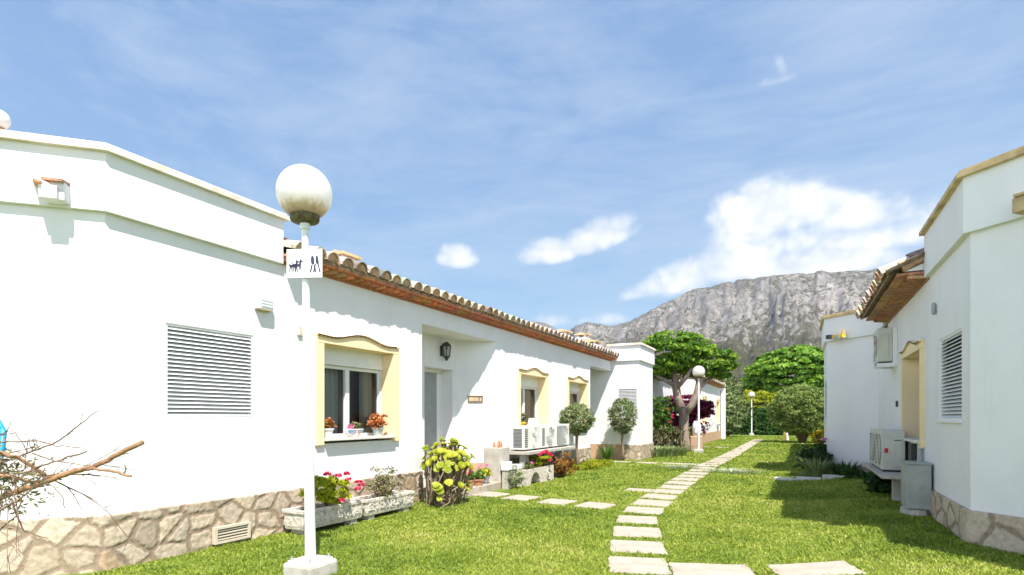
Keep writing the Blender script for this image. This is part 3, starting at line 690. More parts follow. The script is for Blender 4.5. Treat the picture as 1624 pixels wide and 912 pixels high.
# doorstep (paved landing)
st = MB(); st.box(-6.6,-5.7,DY0+.005,9.7,-.02,.2); st.prism([(-5.70,7.75,-.02),(-5.30,7.9,-.02),(-5.22,9.2,-.02),(-5.27,10.25,-.02),(-5.64,10.45,-.02),(-5.70,10.2,-.02)], (0,0,.16)); st.build('doorstep', M['palestone'], HA, bevel=.012)
# scupper with tiles on the chamfer
ch = Fr((-6.62,2.0),(-5.67,2.95)); sa = ch.len-.345
sc = MB(); ch.box(sc, sa-.075, sa+.06, .06, .22, 3.285, 3.40); ch.box(sc, sa+.0, sa+.10, .062, .18, 3.29, 3.45)
so_ = sc.build('scupper', M['white'], HA, bevel=.006)
tl = MB(); 
tl.prism([ch.p(sa-.05,.05,3.465), ch.p(sa+.10,.05,3.465), ch.p(sa+.10,.23,3.435), ch.p(sa-.05,.23,3.435)], (0,0,.022), (.52,.27,.17))
tl.prism([ch.p(sa-.16,.07,3.425), ch.p(sa-.08,.07,3.415), ch.p(sa-.05,.25,3.40), ch.p(sa-.10,.25,3.41)], (0,0,.02), (.62,.34,.18))
tl.build('scupper_tile', M['tile'], so_)
# vent grille in the plinth
vm = MB(); va0, va1 = 3.99-2.95, 4.43-2.95
for (p, q, r_, s_) in ((va0, va0+.03, .035, .215), (va1-.03, va1, .035, .215), (va0+.03, va1-.03, .19, .215), (va0+.03, va1-.03, .035, .06)): fw.box(vm, p, q, .03, .085, r_, s_)
for i in range(4):
    z = .078+i*.031; vm.prism([fw.p(va0+.03,.075,z-.008), fw.p(va0+.03,.075,z+.003), fw.p(va0+.03,.035,z+.015), fw.p(va0+.03,.035,z+.006)], fw.u*(va1-va0-.06))
vo = vm.build('vent_grille', M['beigeplastic'], HA)
vb = MB(); vb.quad(fw.p(va0+.01,.056,.04), fw.p(va1-.01,.056,.04), fw.p(va1-.01,.056,.21), fw.p(va0+.01,.056,.21)); vb.build('vent_backing', M['dark'], vo)
bx = MB(); fw.box(bx, 5.2-2.95, 5.33-2.95, .0, .02, 2.455, 2.555); fw.box(bx, 5.17-2.95, 5.36-2.95, 0, .03, 2.435, 2.448); bx.build('junction_box', M['beigeplastic'], HA, bevel=.003)
cable = MB(); cable.tube([fw.p(5.445-2.95,.012,z) for z in (.52,1.2,2.0,2.62)], .008, 6); cable.build('cable_pipe', M['pvc'], HA)
# roof
Fe = Fr((-5.67,4.9),(-5.67,18.46))
roof = roof_tiles(HA, Fe, 0, 13.56, .27, 3.415, .30, 3.6)
cornice(HA, Fe, 0, 13.56, 3.275, .16, .215)
chimney(roof, -7.55, 7.95, 3.8, 4.45, .34); chimney(roof, -7.0, 17.5, 3.7, 4.30, .36)

def wall_light(name, label, fr, a, z, m, w=.2, h=.15):
    t = thing(name, label, 'lamp', fr.p(a, 0, z)); mb = MB()
    fr.box(mb, a-w/2, a+w/2, .002, .085, z-h/2, z+h/2); mb.build('housing', M[m], t, bevel=.006)
    s = MB()
    for i in range(3): fr.box(s, a-w/2+.03, a+w/2-.012, .085, .094, z-h*.30+i*h*.24, z-h*.30+i*h*.24+.016)
    s.build('louvre', M['bluewhite'], t); b = MB(); fr.box(b, a-w/2+.01, a+w/2-.01, .002, .083, z-h/2-.012, z-h/2-.002); b.build('base_strip', M['wood'], t); return t
wall_light('wall_light', 'small white louvered bulkhead light on the white wall above the louvered shutter', fw, 4.64-2.95, 2.74, 'metalw')
# lantern by the door
LT = thing('wall_lantern', 'black iron wall lantern with glass beside the entrance alcove ceiling', 'lantern', (DX,9.3,2.7))
ly, lx, lz = 9.3, DX+.13, 2.70
mb = MB(); mb.lathe([(.0,.175),(.03,.17),(.045,.15),(.085,.12),(.095,.105),(.095,.09)], (lx,ly,lz), 6); mb.lathe([(.0,-.2),(.02,-.19),(.055,-.135),(.075,-.12),(.07,-.105)], (lx,ly,lz), 6)
for k in range(6):
    a = 2*pi*k/6; mb.tube([(lx+.088*cos(a), ly+.088*sin(a), lz+.095), (lx+.068*cos(a), ly+.068*sin(a), lz-.115)], .009, 5)
mb.tube([(DX+.0,ly,lz+.02),(DX+.04,ly,lz+.14),(lx,ly,lz+.165)], .012, 6); mb.box(DX+.002,DX+.02,ly-.035,ly+.035,lz-.1,lz+.1); mb.build('lantern_frame', M['dark'], LT)
g = MB(); g.lathe([(.064,-.115),(.084,.092)], (lx,ly,lz), 6); g.build('lantern_glass', M['glass'], LT)
cd = MB(); cd.tube([(lx,ly,lz-.10),(lx,ly,lz+.02)], .018, 8); cd.build('lantern_candle', M['pvc'], LT)
# number plaque on the splayed wall
sp_a = spl.len*.47; PQ = thing('house_number_plaque', 'small brown framed house number tiles on the splayed entrance wall', 'number plaque', spl.p(sp_a,0,1.78))
mb = MB(); 
for (p, q, r_, s_) in ((-.16,.16,.045,.07),(-.16,.16,-.07,-.045),(-.16,-.135,-.045,.045),(.135,.16,-.045,.045)): spl.box(mb, sp_a+p, sp_a+q, .002, .022, 1.78+r_, 1.78+s_)
mb.build('frame', M['stem'], PQ)
mb = MB()
for i in range(3): spl.box(mb, sp_a-.132+i*.089, sp_a-.132+i*.089+.084, .002, .014, 1.737, 1.823)
mb.build('tile', M['wood'], PQ)
mb = MB(); spl.box(mb, sp_a+.075, sp_a+.09, .0145, .017, 1.745, 1.815); mb.build('digit', M['ink'], PQ)

# ================================================================= second left house
HB = thing('white_house', 'white flat-roofed bungalow block beyond the tiled eave, grey shutter behind a clipped ball tree', 'house', (-6,22,0))
pb = [(-5.80,18.5),(-4.72,18.5),(-4.72,20.4),(-5.67,21.35),(-8,21.35)]
wb, pm, cm = block(HB, pb, ops={0: [(.37,1.0,1.39,2.34,.06)]}, zt=3.77)
fb = Fr(pb[0], pb[1]); f2 = Fr((-8,18.5),(-5.80,18.5)); wall(wb, f2, 0, 2.2, .1, 3.3)
f3 = Fr((-5.67,21.35),(-5.67,29.9)); wall(wb, f3, 0, 8.55, .1, 3.3)
wb.quad((-5.80,18.5,3.27),(-5.80,21.3,3.27),(-5.80,21.3,3.8),(-5.80,18.5,3.8)); wb.quad((-8,18.5,3.6),(-4.75,18.5,3.6),(-4.75,21.35,3.6),(-8,21.35,3.6)); wb.quad((-12,18.5,0),(-12,29.9,0),(-12,29.9,3.5),(-12,18.5,3.5))
wb.build('wall', M['white'], HB); pm.build('parapet', M['white'], HB); cm.build('coping', M['copingw'], HB)
shutter(HB, fb, .37, 1.0, 1.39, 2.34, n=20, depth=.06, m='greyshut' if 'greyshut' in M else 'metalw', sill=False)
tp = MB(); f2.box(tp, 0, 2.2, 0, .025, -.05, .5); fb.box(tp, 0, .55, 0, .025, -.05, .5); tp.build('terracotta_plinth', M['terra'], HB)
plinth('stone_plinth', HB, [(-5.24,18.5),(-4.72,18.5),(-4.72,20.4),(-5.67,21.35)], -.05, .5, .03, d=.03, seed=21)
Fb = Fr((-5.67,21.4),(-5.67,29.9)); rf = roof_tiles(HB, Fb, 0, 8.4, .27, 3.415, .30, 3.6, seed=9); cornice(HB, Fb, 0, 8.4, 3.275, .16, .215)
chimney(rf, -8.3, 23, 4.1, 5.0, .42); chimney(rf, -7.95, 23.1, 4.0, 4.68, .62)

# ================================================================= third left house
HC = thing('white_house', 'distant pinkish white bungalow with cream niches behind the spreading tree and bougainvillea', 'house', (-7,34,0))
wc = MB(); pc = [(-12,30),(-4.65,30),(-4.65,39.3),(-12,39.3)]
fc = Fr(pc[1], pc[2]); n1, n2 = (1.15,2.85), (6.7,8.4)
for k in range(3):
    fr = Fr(pc[k], pc[k+1]); ops = [(n[0]+.07, n[1]-.07, 1.05, 2.5, .3) for n in (n1, n2)] if k == 1 else ()
    if k: wall(wc, fr, 0, fr.len, 0, 3.3, ops)
wc.build('wall', M['white'], HC)
wk = MB(); fr = Fr(pc[0], pc[1]); wall(wk, fr, 0, fr.len, 0, 3.3); wk.prism([(-12,30.0,3.3),(-4.66,30.0,3.3),(-8.4,30.0,3.75),(-12,30,3.6)], (0,.2,0)); wk.build('end_wall', M['pink'], HC)
for n in (n1, n2): surround(HC, fc, n[0], n[1], 1.03, 2.52, sill=False); window(HC, fc, n[0]+.135, n[1]-.135, 1.12, 2.385, curtain=False)
tp = MB(); course(tp, pc[1:3], 0, .03, -.05, .55); tp.build('terracotta_plinth', M['terra'], HC)
fe = Fr((-4.65,30),(-4.65,38.9)); roof_tiles(HC, fe, 0, 8.9, .30, 3.43, .30, 3.6, seed=5); cornice(HC, fe, 0, 8.9, 3.29, .16, .22)
po = MB(); po.box(-4.6,-4.35,38.9,39.2,0,3.3); po.build('corner_post', M['white'], HC)
for n in (n1, n2): ml = MB(); fc.box(ml, n[0]+.5, n[0]+1.3, .0, .16, .88, .98); ml.build('window_ledge', M['grey'], HC)

# ================================================================= near right house
HD = thing('white_house', 'shaded white bungalow on the right with ochre coping, louvered shutter and deep tiled eave', 'house', (4,9,0))
R = 1.47
pd = [(R,8.9),(R,6.95),(2.24,6.18),(6,6.18)]
pw = [(2.20,6.15),(2.20,5.19),(3.1,4.29),(9,4.29)]
wd, pm, cm = block(HD, pd, zt=3.73, zb=3.19, z0=.49, ops={0: [(8.9-8.32,8.9-7.28,1.37,2.32,.075)]})
fdn = Fr((R,14.28),(R,5.0)); yD = lambda y: 14.28-y
w4 = (9.2,10.95)
wall(wd, fdn, 0, yD(8.9), .2, 3.2, [(yD(w4[1])+.07, yD(w4[0])-.07, 1.05, 2.46, .30)])
for (x0, y0, x1, y1) in ((9,4.27,9,20),): wd.quad((x0,y0,0),(x1,y1,0),(x1,y1,3.5),(x0,y0,3.5))
wd.quad((R+.05,6.95,3.45),(9,6.95,3.45),(9,8.9,3.45),(R+.05,8.9,3.45)); wd.add([(2.27,6.2,3.45),(9,6.2,3.45),(9,6.95,3.45),(R+.05,6.95,3.45)], [(0,1,2,3)])
ribbon(wd, pw, .3, 3.42); wd.add([(2.2,6.3,3.40),(2.2,5.2,3.40),(3.1,4.3,3.40),(9,4.3,3.40),(9,6.3,3.40)], [(0,1,2,3,4)])
wd.quad((R,8.9,3.19),(9,8.9,3.19),(9,8.9,3.75),(R,8.9,3.75)); wd.box(R-.03,R,8.95,11.5,.49,2.05) if False else None
wd.build('wall', M['white'], HD); pm.build('parapet', M['white'], HD, bevel=.01); cm.build('coping', M['coping'], HD, bevel=.006)
plinth('stone_plinth', HD, [(R,14.2),(R,6.95),(2.24,6.18)], .02, .50, lambda p: .012 if p.y < 9.5 else .025, seed=31, cell=(.30,.34), tone=.95)
shutter(HD, Fr(pd[0], pd[1]), 8.9-8.32, 8.9-7.28, 1.37, 2.32)
surround(HD, fdn, yD(w4[1]), yD(w4[0]), 1.0, 2.46); window(HD, fdn, yD(w4[1])+.135, yD(w4[0])-.135, 1.09, 2.325)
fde = Fr((R,12.85),(R,8.92)); roof_tiles(HD, fde, 0, 3.93, .49, 3.29, .45, 2.6, seed=12, sp=.25); cornice(HD, fde, 0, 3.93, 3.17, .21, .35, dent=.12, fill=.15, m='brickdark')
vg = MB(); 
for i in range(4): 
    q0 = Vector((R-.30+i*.36, 8.95, 3.36+i*.162)); q1 = q0+Vector((.40,0,.18)); vg.tube([q0, q1], [.075,.06], 10, (.52,.33,.2))
vg.build('verge_tile', M['tile'], HD)
gw = MB(); gw.prism([(R-.26,8.93,3.30),(R+1.3,8.93,3.30),(R+1.3,8.93,3.98)], (0,.1,0)); gw.build('verge_wall', M['white'], HD)
cp = MB(); cdn = Fr(pd[1], pd[2]); cdn.box(cp, .47, .64, .06, .20, 3.20, 3.33); cdn.box(cp, .49,.62,.10,.22,3.33,3.36); cp.build('scupper', M['coping'], HD, bevel=.006)
sk = MB(); fdn.box(sk, yD(11.62), yD(11.54), 0, .03, 1.58, 1.68); sk.build('socket_box', M['dark'], HD)
wl2 = thing('wall_lamp', 'tiny grey wall lamp high on the shaded right wall above the louvered shutter', 'lamp', (R,8.54,2.72))
mb = MB(); mb.lathe([(0,-.075),(.018,-.07),(.024,-.04),(.024,.05),(.016,.072),(0,.075)], (R-.03,8.48,2.72), 12); mb.build('lamp_body', M['grey'], wl2, smooth=True)
mb = MB(); mb.box(R-.012,R-.002,8.455,8.505,2.68,2.76); mb.build('bracket', M['grey'], wl2)

# ================================================================= far right house
HE = thing('white_house', 'shaded white bungalow block further along on the right with chamfered corner and ochre coping', 'house', (4,17,0))
pe = [(1.47,18.05),(.55,17.13),(.55,15.2),(1.47,14.28)]
we, pm, cm = block(HE, pe, zt=3.70, zb=3.17, z0=.33, ops={1: [(.35,1.55,1.33,2.30,.07)]})
fe2 = Fr((1.47,32),(1.47,18.05)); wall(we, fe2, 0, fe2.len, .1, 3.2)
we.quad((9,14.28,0),(9,32,0),(9,32,3.5),(9,14.28,3.5)); we.add([(.6,17.1,3.5),(.6,15.2,3.5),(1.5,14.3,3.5),(9,14.3,3.5),(9,18,3.5),(1.5,18,3.5)], [(0,1,2,3,4,5)])
we.quad((1.47,14.28,3.17),(5,14.28,3.17),(5,14.28,3.75),(1.47,14.28,3.75)); we.quad((1.47,12.85,3.1),(1.47,14.28,3.1),(1.47,14.28,3.3),(1.47,12.85,3.3)); we.quad((1.47,12.85,3.3),(1.47,14.28,3.3),(5,14.28,3.3),(5,12.85,3.3))
_, pm, cm = block(HE, pe+[(1.47,12.95)], zt=3.70, zb=3.165)  # unseen parapet return added behind the eave to keep sun off the chamfer
we.build('wall', M['white'], HE); pm.build('parapet', M['white'], HE); cm.build('coping', M['coping'], HE)
plinth('stone_plinth', HE, pe[:4], .05, .34, .025, seed=41, cell=(.4,.3), tone=.9)
shutter(HE, Fr(pe[1], pe[2]), .35, 1.55, 1.33, 2.30)
fe3 = Fr((1.47,31.5),(1.47,18.1)); roof_tiles(HE, fe3, 0, 13.4, .4, 3.30, .45, 2.6, seed=15); cornice(HE, fe3, 0, 13.4, 3.17, .21, .34, fill=.15, m='brickdark')
cheF = Fr(pe[2], pe[3]); FL = thing('floodlight', 'black floodlight on a yellow bracket fixed to the chamfered wall on the right', 'floodlight', cheF.p(.5,.1,3.25))
mb = MB(); mb.obox(cheF.p(.27,.22,3.235), cheF.u, cheF.n, (0,0,1), .055, (.06,.045)); mb.build('lamp_head', M['dark'], FL, bevel=.008)
mb = MB(); cheF.box(mb, .33, .60, .12, .22, 3.19, 3.265); mb.tube([cheF.p(.53,.17,3.26), cheF.p(.53,.17,3.35), cheF.p(.60,.17,3.35), cheF.p(.60,.17,3.26)], .012, 6); mb.build('bracket', M['yellow'], FL)
mb = MB(); cheF.box(mb, .40, .52, .22, .235, 3.18, 3.25); mb.tube([cheF.p(.60,.1,3.2), cheF.p(.62,.2,3.17), cheF.p(.55,.2,3.16)], .012, 6); mb.build('ballast', M['grey'], FL)

# ================================================================= street lamps
LEAN = Matrix.Rotation(-.017, 4, Vector((-sin(YAW), cos(YAW), 0)))
def lamp(x, y, hgt, label, base_h=.13):
    t = thing('globe_lamp', label, 'street lamp', (x,y,0), 'white globe lamps along the lawn'); zt = hgt-.46
    b = MB(); b.box(x-.17,x+.17,y-.17,y+.17,-.05,base_h); bo = b.build('concrete_base', M['concrete'], t, bevel=.03); bo.rotation_euler = (0,0,0)
    pl = MB(); pl.box(x-.135,x+.135,y-.135,y+.135,base_h+.001,base_h+.014); pl.build('base_plate', M['pole'], t, bevel=.003)
    for sx in (-1,1):
        for sy in (-1,1):
            bt = MB(); bt.lathe([(.016,0),(.016,.014),(.008,.016),(.008,.035),(0,.035)], (x+sx*.11,y+sy*.11,base_h+.014), 6); bt.build('anchor_bolt', M['grey'], t)
    p = MB(); p.lathe([(.048,base_h+.01),(.044,.9),(.036,1.9),(.030,zt-.22),(.030,zt-.1),(.043,zt-.1),(.043,zt-.01),(.0,zt-.01)], (x,y,0), 20); p.build('pole', M['pole'], t, smooth=False)
    c = MB(); c.lathe([(.0,-.05),(.04,-.05),(.115,-.03),(.125,-.015),(.125,.035),(.10,.045)], (x,y,zt), 24); c.build('collar', M['collar'], t, smooth=True)
    g = MB(); R_ = .238; n = 26
    a0 = pi-.42
    g.lathe([(R_*sin(a0*(1-i/n)), R_*cos(a0*(1-i/n))) for i in range(n+1)], (x,y,zt+.225), 40); g.build('globe', M['globe'], t, smooth=True, loc=(x,y,zt+.225))
    return t
M['collar'] = mat('mossy_collar', (.16,.13,.06), (.07,.055,.03), 26, .8, .4, 60)
LAMPT = lamp(-3.885, 3.70, 3.63, 'white globe street lamp standing nearest, with the dog sign on its pole')
lamp(-3.61, 23.46, 3.45, 'white globe street lamp beside the spreading tree and clay pillar')
lamp(-3.43, 48.2, 3.42, 'small distant white globe street lamp in front of the dark hedge')
# sign on the near lamp, facing the camera side
SG = thing('dog_sign', 'white square sign with dogs and two walking people, fixed to the nearest lamp pole', 'sign', (-3.885,3.70,2.76))
LAMPT.rotation_euler = LEAN.to_euler(); q = Vector((-3.885,3.70,0))+LEAN @ Vector((0,0,2.755)); tw = radians(26.9-4); su = Vector((cos(tw), sin(tw), 0)); sn = Vector((sin(tw), -cos(tw), 0)); q = q + sn*.05 + su*.012
sg = lambda a, z, d=0: q + su*a + sn*d + Vector((0,0,z))
mb = MB(); mb.obox(q, su, sn, (0,0,1), .162, (.004,.128)); mb.build('sign_plate', M['metalw'], SG, bevel=.004)
mb = MB()
for (a, b, c_, d_) in ((-.155,.155,.121,.1225),(-.155,.155,-.1225,-.121),(-.156,-.1545,-.121,.121),(.1545,.156,-.121,.121)): mb.prism([sg(a,c_,.0042),sg(b,c_,.0042),sg(b,d_,.0042),sg(a,d_,.0042)], sn*.0006)
mb.build('sign_border', M['signred'], SG)
ink = MB()
def ip(pts): ink.prism([sg((x-.5)*.31, (.5-y)*.245, .0042) for x, y in pts], sn*.0008)
# (walkers first, then dogs, leash and the small caption strips)
# drawn in sign space: x right 0..1, y down 0..1
ip([(.70,.27),(.735,.22),(.77,.25),(.79,.35),(.80,.50),(.775,.55),(.72,.54),(.695,.45),(.692,.34)])   # first walker, coat
ip([(.705,.56),(.75,.56),(.725,.70),(.70,.83),(.655,.83),(.68,.70)]); ip([(.775,.55),(.815,.55),(.835,.68),(.845,.83),(.80,.83),(.79,.70)])
ink.build('walker_pictogram', M['ink'], SG); ink = MB()
ip([(.835,.25),(.87,.22),(.90,.27),(.915,.38),(.93,.50),(.90,.54),(.85,.52),(.83,.40)])               # second walker
ip([(.85,.53),(.815,.68),(.775,.83),(.745,.835),(.79,.65),(.82,.52)]); ip([(.885,.54),(.925,.53),(.955,.70),(.985,.835),(.94,.835),(.92,.70)])
for cx_, cy_ in ((.875,.165),):
    pts = [(cx_+.022*cos(k*pi/6), cy_+.03*sin(k*pi/6)) for k in range(12)]
    for k in range(12):
        a, b = pts[k], pts[(k+1) % 12]; ip([a, b, (cx_+(b[0]-cx_)*.75, cy_+(b[1]-cy_)*.75), (cx_+(a[0]-cx_)*.75, cy_+(a[1]-cy_)*.75)])
ink.build('walker_pictogram', M['ink'], SG)
def dog(ox, oy, s=1.15):
    P = lambda L_: ip([(ox+x*s, oy+y*s) for x, y in L_])
    P([(.0,.03),(.03,.0),(.15,.005),(.19,-.02),(.215,.03),(.20,.09),(.14,.085),(.04,.10)])     # trunk
    for lx, k in ((.02,-.02),(.055,.01),(.15,-.005),(.185,.015)): P([(lx,.07),(lx+.034,.07),(lx+.028+k,.24),(lx+.008+k,.24)])
    P([(.165,.0),(.18,-.10),(.205,-.15),(.225,-.06),(.215,.03)])                                 # neck
    P([(.178,-.10),(.20,-.17),(.212,-.11),(.27,-.095),(.262,-.065),(.21,-.04)])                  # head
    P([(.0,.04),(-.012,-.08),(.008,-.07),(.025,.02)])                                            # tail
for xy in ((.05,.53),(.16,.51)): ink = MB(); dog(*xy); ink.build('dog_pictogram', M['ink'], SG)
ink = MB() 
ip([(.46,.555),(.70,.60),(.70,.604),(.46,.559)])
ink.build('leash', M['ink'], SG)
for y, x0, x1 in ((.045,.43,.72),(.945,.43,.72)):
    x = x0; ink = MB()
    while x < x1: w_ = random.uniform(.01,.022); ip([(x,y-.007),(x+w_,y-.007),(x+w_,y+.008),(x,y+.008)]); x += w_+.006
    ink.build('caption', M['ink'], SG)
st = MB(); st.tube([q-sn*.004+Vector((0,0,.06))+su*.0, q-sn*.05+Vector((0,0,.06))], .012, 6); st.build('clamp', M['metalw'], SG)

# globe on the near parapet
PG = thing('parapet_lamp', 'white round lamp on a terracotta foot on top of the left parapet', 'lamp', (-6.3,2.4,3.88))
mb = MB(); mb.lathe([(.0,0),(.07,0),(.07,.02),(.045,.04),(.05,.07),(0,.07)], (-6.3,2.42,3.875), 16); mb.build('lamp_foot', M['clay'], PG)
mb = MB(); mb.lathe([(.085*sin(pi*(1-i/12)), .085*cos(pi*(1-i/12))) for i in range(13)], (-6.3,2.42,4.025), 20); mb.build('lamp_globe', M['bluewhite'], PG, smooth=True)

# ================================================================= stepping stones
NTH = ['nearest','second','third','fourth','fifth','sixth','seventh','eighth','ninth','tenth','eleventh','twelfth','thirteenth','fourteenth','fifteenth','sixteenth','seventeenth','eighteenth','nineteenth','twentieth']
STONES = []
def stone(x, y, rz, w, l, label, group):
    mb = MB(); n = []; rg = random
    cs = [(-w/2,-l/2),(w/2,-l/2),(w/2,l/2),(-w/2,l/2)]
    pts = []
    for i in range(4):
        a, b = cs[i], cs[(i+1) % 4]
        for k in range(8):
            t = k/8; pts.append((a[0]+(b[0]-a[0])*t+rg.uniform(-.011,.011), a[1]+(b[1]-a[1])*t+rg.uniform(-.011,.011)))
    c, s_ = cos(rz), sin(rz); z = gz(x, y)
    P = [(x+px*c-py*s_, y+px*s_+py*c) for px, py in pts]; P = [(u, v, gz(u, v)-.04) for u, v in P]
    mb.prism(P, (0,0,.056)); o = mb.build('stepping_stone', M['palestone'], bevel=.008)
    me = o.data; off = Vector((x,y,z)); me.transform(Matrix.Translation(-off)); o.location = off
    STONES.append((x,y,rz,w,l)); return tag(o, label, 'stepping stone', group)
ys = [5.33,6.08,6.86,7.68,8.50,9.30,10.08,10.85,11.6,12.34,13.1,13.9,14.7,15.5,16.3,17.1,17.9,18.7,19.5,20.3]
def path_x(y): return float(np.interp(y, [4,5.38,6.08,6.88,7.77,8.6,10.1,12.3,15,17,22,28,38], [-1.02,-1.38,-1.57,-1.785,-2.01,-2.11,-2.21,-2.28,-2.35,-2.39,-2.31,-2.34,-2.37]))
for i, y in enumerate(ys):
    rz = float(np.interp(y, [5,8,9.5], [radians(17), radians(14), 0]))
    lab = (NTH[i] + ' pale stone slab of the main lawn path counted from the viewer') if i else 'nearest pale stone slab of the main lawn path'
    stone(path_x(y), y, rz+random.uniform(-.02,.02), .56*random.uniform(.95,1.05), .58*random.uniform(.95,1.04), lab, 'slabs of the main garden path')
yy = 21.1; 
while yy < 39:
    stone(path_x(yy), yy, random.uniform(-.03,.03), .56, .62, 'far pale stone slab where the main lawn path nears the hedge and the slabs merge', 'far slabs of the main garden path'); yy += .70
for (x, y, l_) in ((-5.0,9.0,'pale slab of the side path to the door, closest to the doorstep'),(-4.32,8.87,'second pale slab of the side path from the doorstep'),(-3.59,8.70,'third pale slab of the side path from the doorstep'),(-2.90,8.62,'last pale slab of the side path, next to the main path')):
    stone(x, y, radians(-6), .52, .55, l_, 'slabs of the side path to the door')
stone(-2.76,10.82, 0, .50,.42, 'single pale slab lying alone left of the main path', 'odd slabs in the lawn')
stone(-.72,5.40, radians(17), .70,.52, 'large pale slab at the bottom edge right of the main path', 'slabs branching right')
stone(.10,5.62, radians(17), .66,.50, 'large pale slab at the bottom edge, rightmost on the lawn', 'slabs branching right')
for i, (x, w_) in enumerate(((-5.0,.62),(-4.2,.6),(-3.45,.6),(-2.85,.6))): stone(x, 17.42, 0, w_, .42, ['pale slab by the clipped ball tree, start of the second side path','second slab of the second side path, from the ball tree','third slab of the second side path, from the ball tree','slab of the second side path next to the main path'][i], 'slabs of the second side path')
for i, x in enumerate((-4.0,-3.3)): stone(x, 28.0, 0, .62, .45, ['distant slab of the third side path close to the lamp','distant slab of the third side path close to the main path'][i], 'slabs of the third side path')
# ================================================================= planters, pots
def planter(x0, x1, y0, y1, z0, z1, label):
    t = thing('planter_box', label, 'planter', ((x0+x1)/2,(y0+y1)/2,z0), 'rough white planter troughs'); tf = .02
    mb = MB(); h = z1-z0
    prof = [(0,0),(1,0),(1,1),(0,1)]
    def ring(e, z): return [(x0-e,y0-e,z),(x1+e,y0-e,z),(x1+e,y1+e,z),(x0-e,y1+e,z)]
    R_ = [ring(.0,z0), ring(.012,z0+.05), ring(.012,z1-.05), ring(.03,z1-.045), ring(.03,z1), ring(-.02,z1), ring(-.02,z1-.05)]
    vs = sum(R_, []); fs = [(3,2,1,0)]
    for i in range(len(R_)-1):
        for k in range(4): fs.append((i*4+k, i*4+(k+1)%4, i*4+4+(k+1)%4, i*4+4+k))
    mb.add(vs, fs); mb.build('trough', M['whitestone'], t, bevel=.008)
    rb = MB()                                                         # rough split-stone relief on the faces
    for s_ in range(int((y1-y0)/.075)):
        for k in range(4):
            y = y0+.01+s_*.075+random.uniform(0,.03); z = z0+.06+k*(h-.12)/4+random.uniform(0,.015); w_ = random.uniform(.03,.075)
            rb.obox((x1+.012+random.uniform(0,.006), min(y+w_/2,y1-.03), z+.018), (0,1,0), (1,0,0), (0,0,1), w_/2, (.009,random.uniform(.009,.018)))
    rb.build('stone_relief', M['whitestone'], t, bevel=.004)
    so = MB(); so.quad((x0,y0,z1-.045),(x1,y0,z1-.045),(x1,y1,z1-.045),(x0,y1,z1-.045)); so.build('soil', M['soil'], t)
    for y in (y0+.12, y1-.12): ft = MB(); ft.box(x0+.03,x1-.02,y-.06,y+.06,-.03,z0); ft.build('foot', M['concrete'], t)
    return t
planter(-5.52,-5.23,4.86,5.86,.06,.30,'rough white stone trough nearest the lamp pole, planted with red geraniums')
planter(-5.52,-5.23,5.96,6.98,.06,.29,'rough white stone trough between the red geraniums and the yellow green bush')
def clump_plant(name, label, cat, c, rad, m, n=30, cr=.06, per=24, size=.05, aspect=.8, group=None, stemn=8, fl=None, stem='stem', shell=.4, jit=.6, zmin=None, seed=1):
    t = thing(name, label, cat, (c[0],c[1],c[2]-rad[2]), group)
    P, Q, T = clumps(c, rad, n, cr, per, shell, zmin, seed); foliage('foliage', L[m], t, P, Q, size, aspect, jit, T)
    if stemn: stems('stem', t, (c[0],c[1],c[2]-rad[2]), [(c[0]+random.uniform(-.7,.7)*rad[0], c[1]+random.uniform(-.7,.7)*rad[1], c[2]+random.uniform(-.3,.5)*rad[2]) for _ in range(stemn)], .008, .003, stem)
    if fl: flowers('flowers', L[fl[0]], t, fl[1], fl[2], fl[3] if len(fl) > 3 else 24, fl[4] if len(fl) > 4 else fl[2]*.8)
    return t
clump_plant('geranium', 'bushy green geranium with crimson flower heads in the trough beside the lamp pole', 'flower plant', (-5.30,5.30,.50), (.17,.38,.21), 'lime', 46, .07, 24, .06, .95,
    fl=('redfl', [(-5.2,5.22,.70),(-5.2,5.58,.60),(-5.17,5.74,.56),(-5.15,5.70,.47),(-5.12,5.38,.36),(-5.25,5.45,.66),(-5.2,5.82,.50),(-5.3,5.66,.66)], .052, 40, .042))
t = clump_plant('dry_shrub', 'half dry olive brown shrub spilling out of the second trough', 'shrub', (-5.3,6.4,.46), (.20,.36,.24), 'dry', 60, .07, 16, .045, .45, stemn=34, shell=.3)
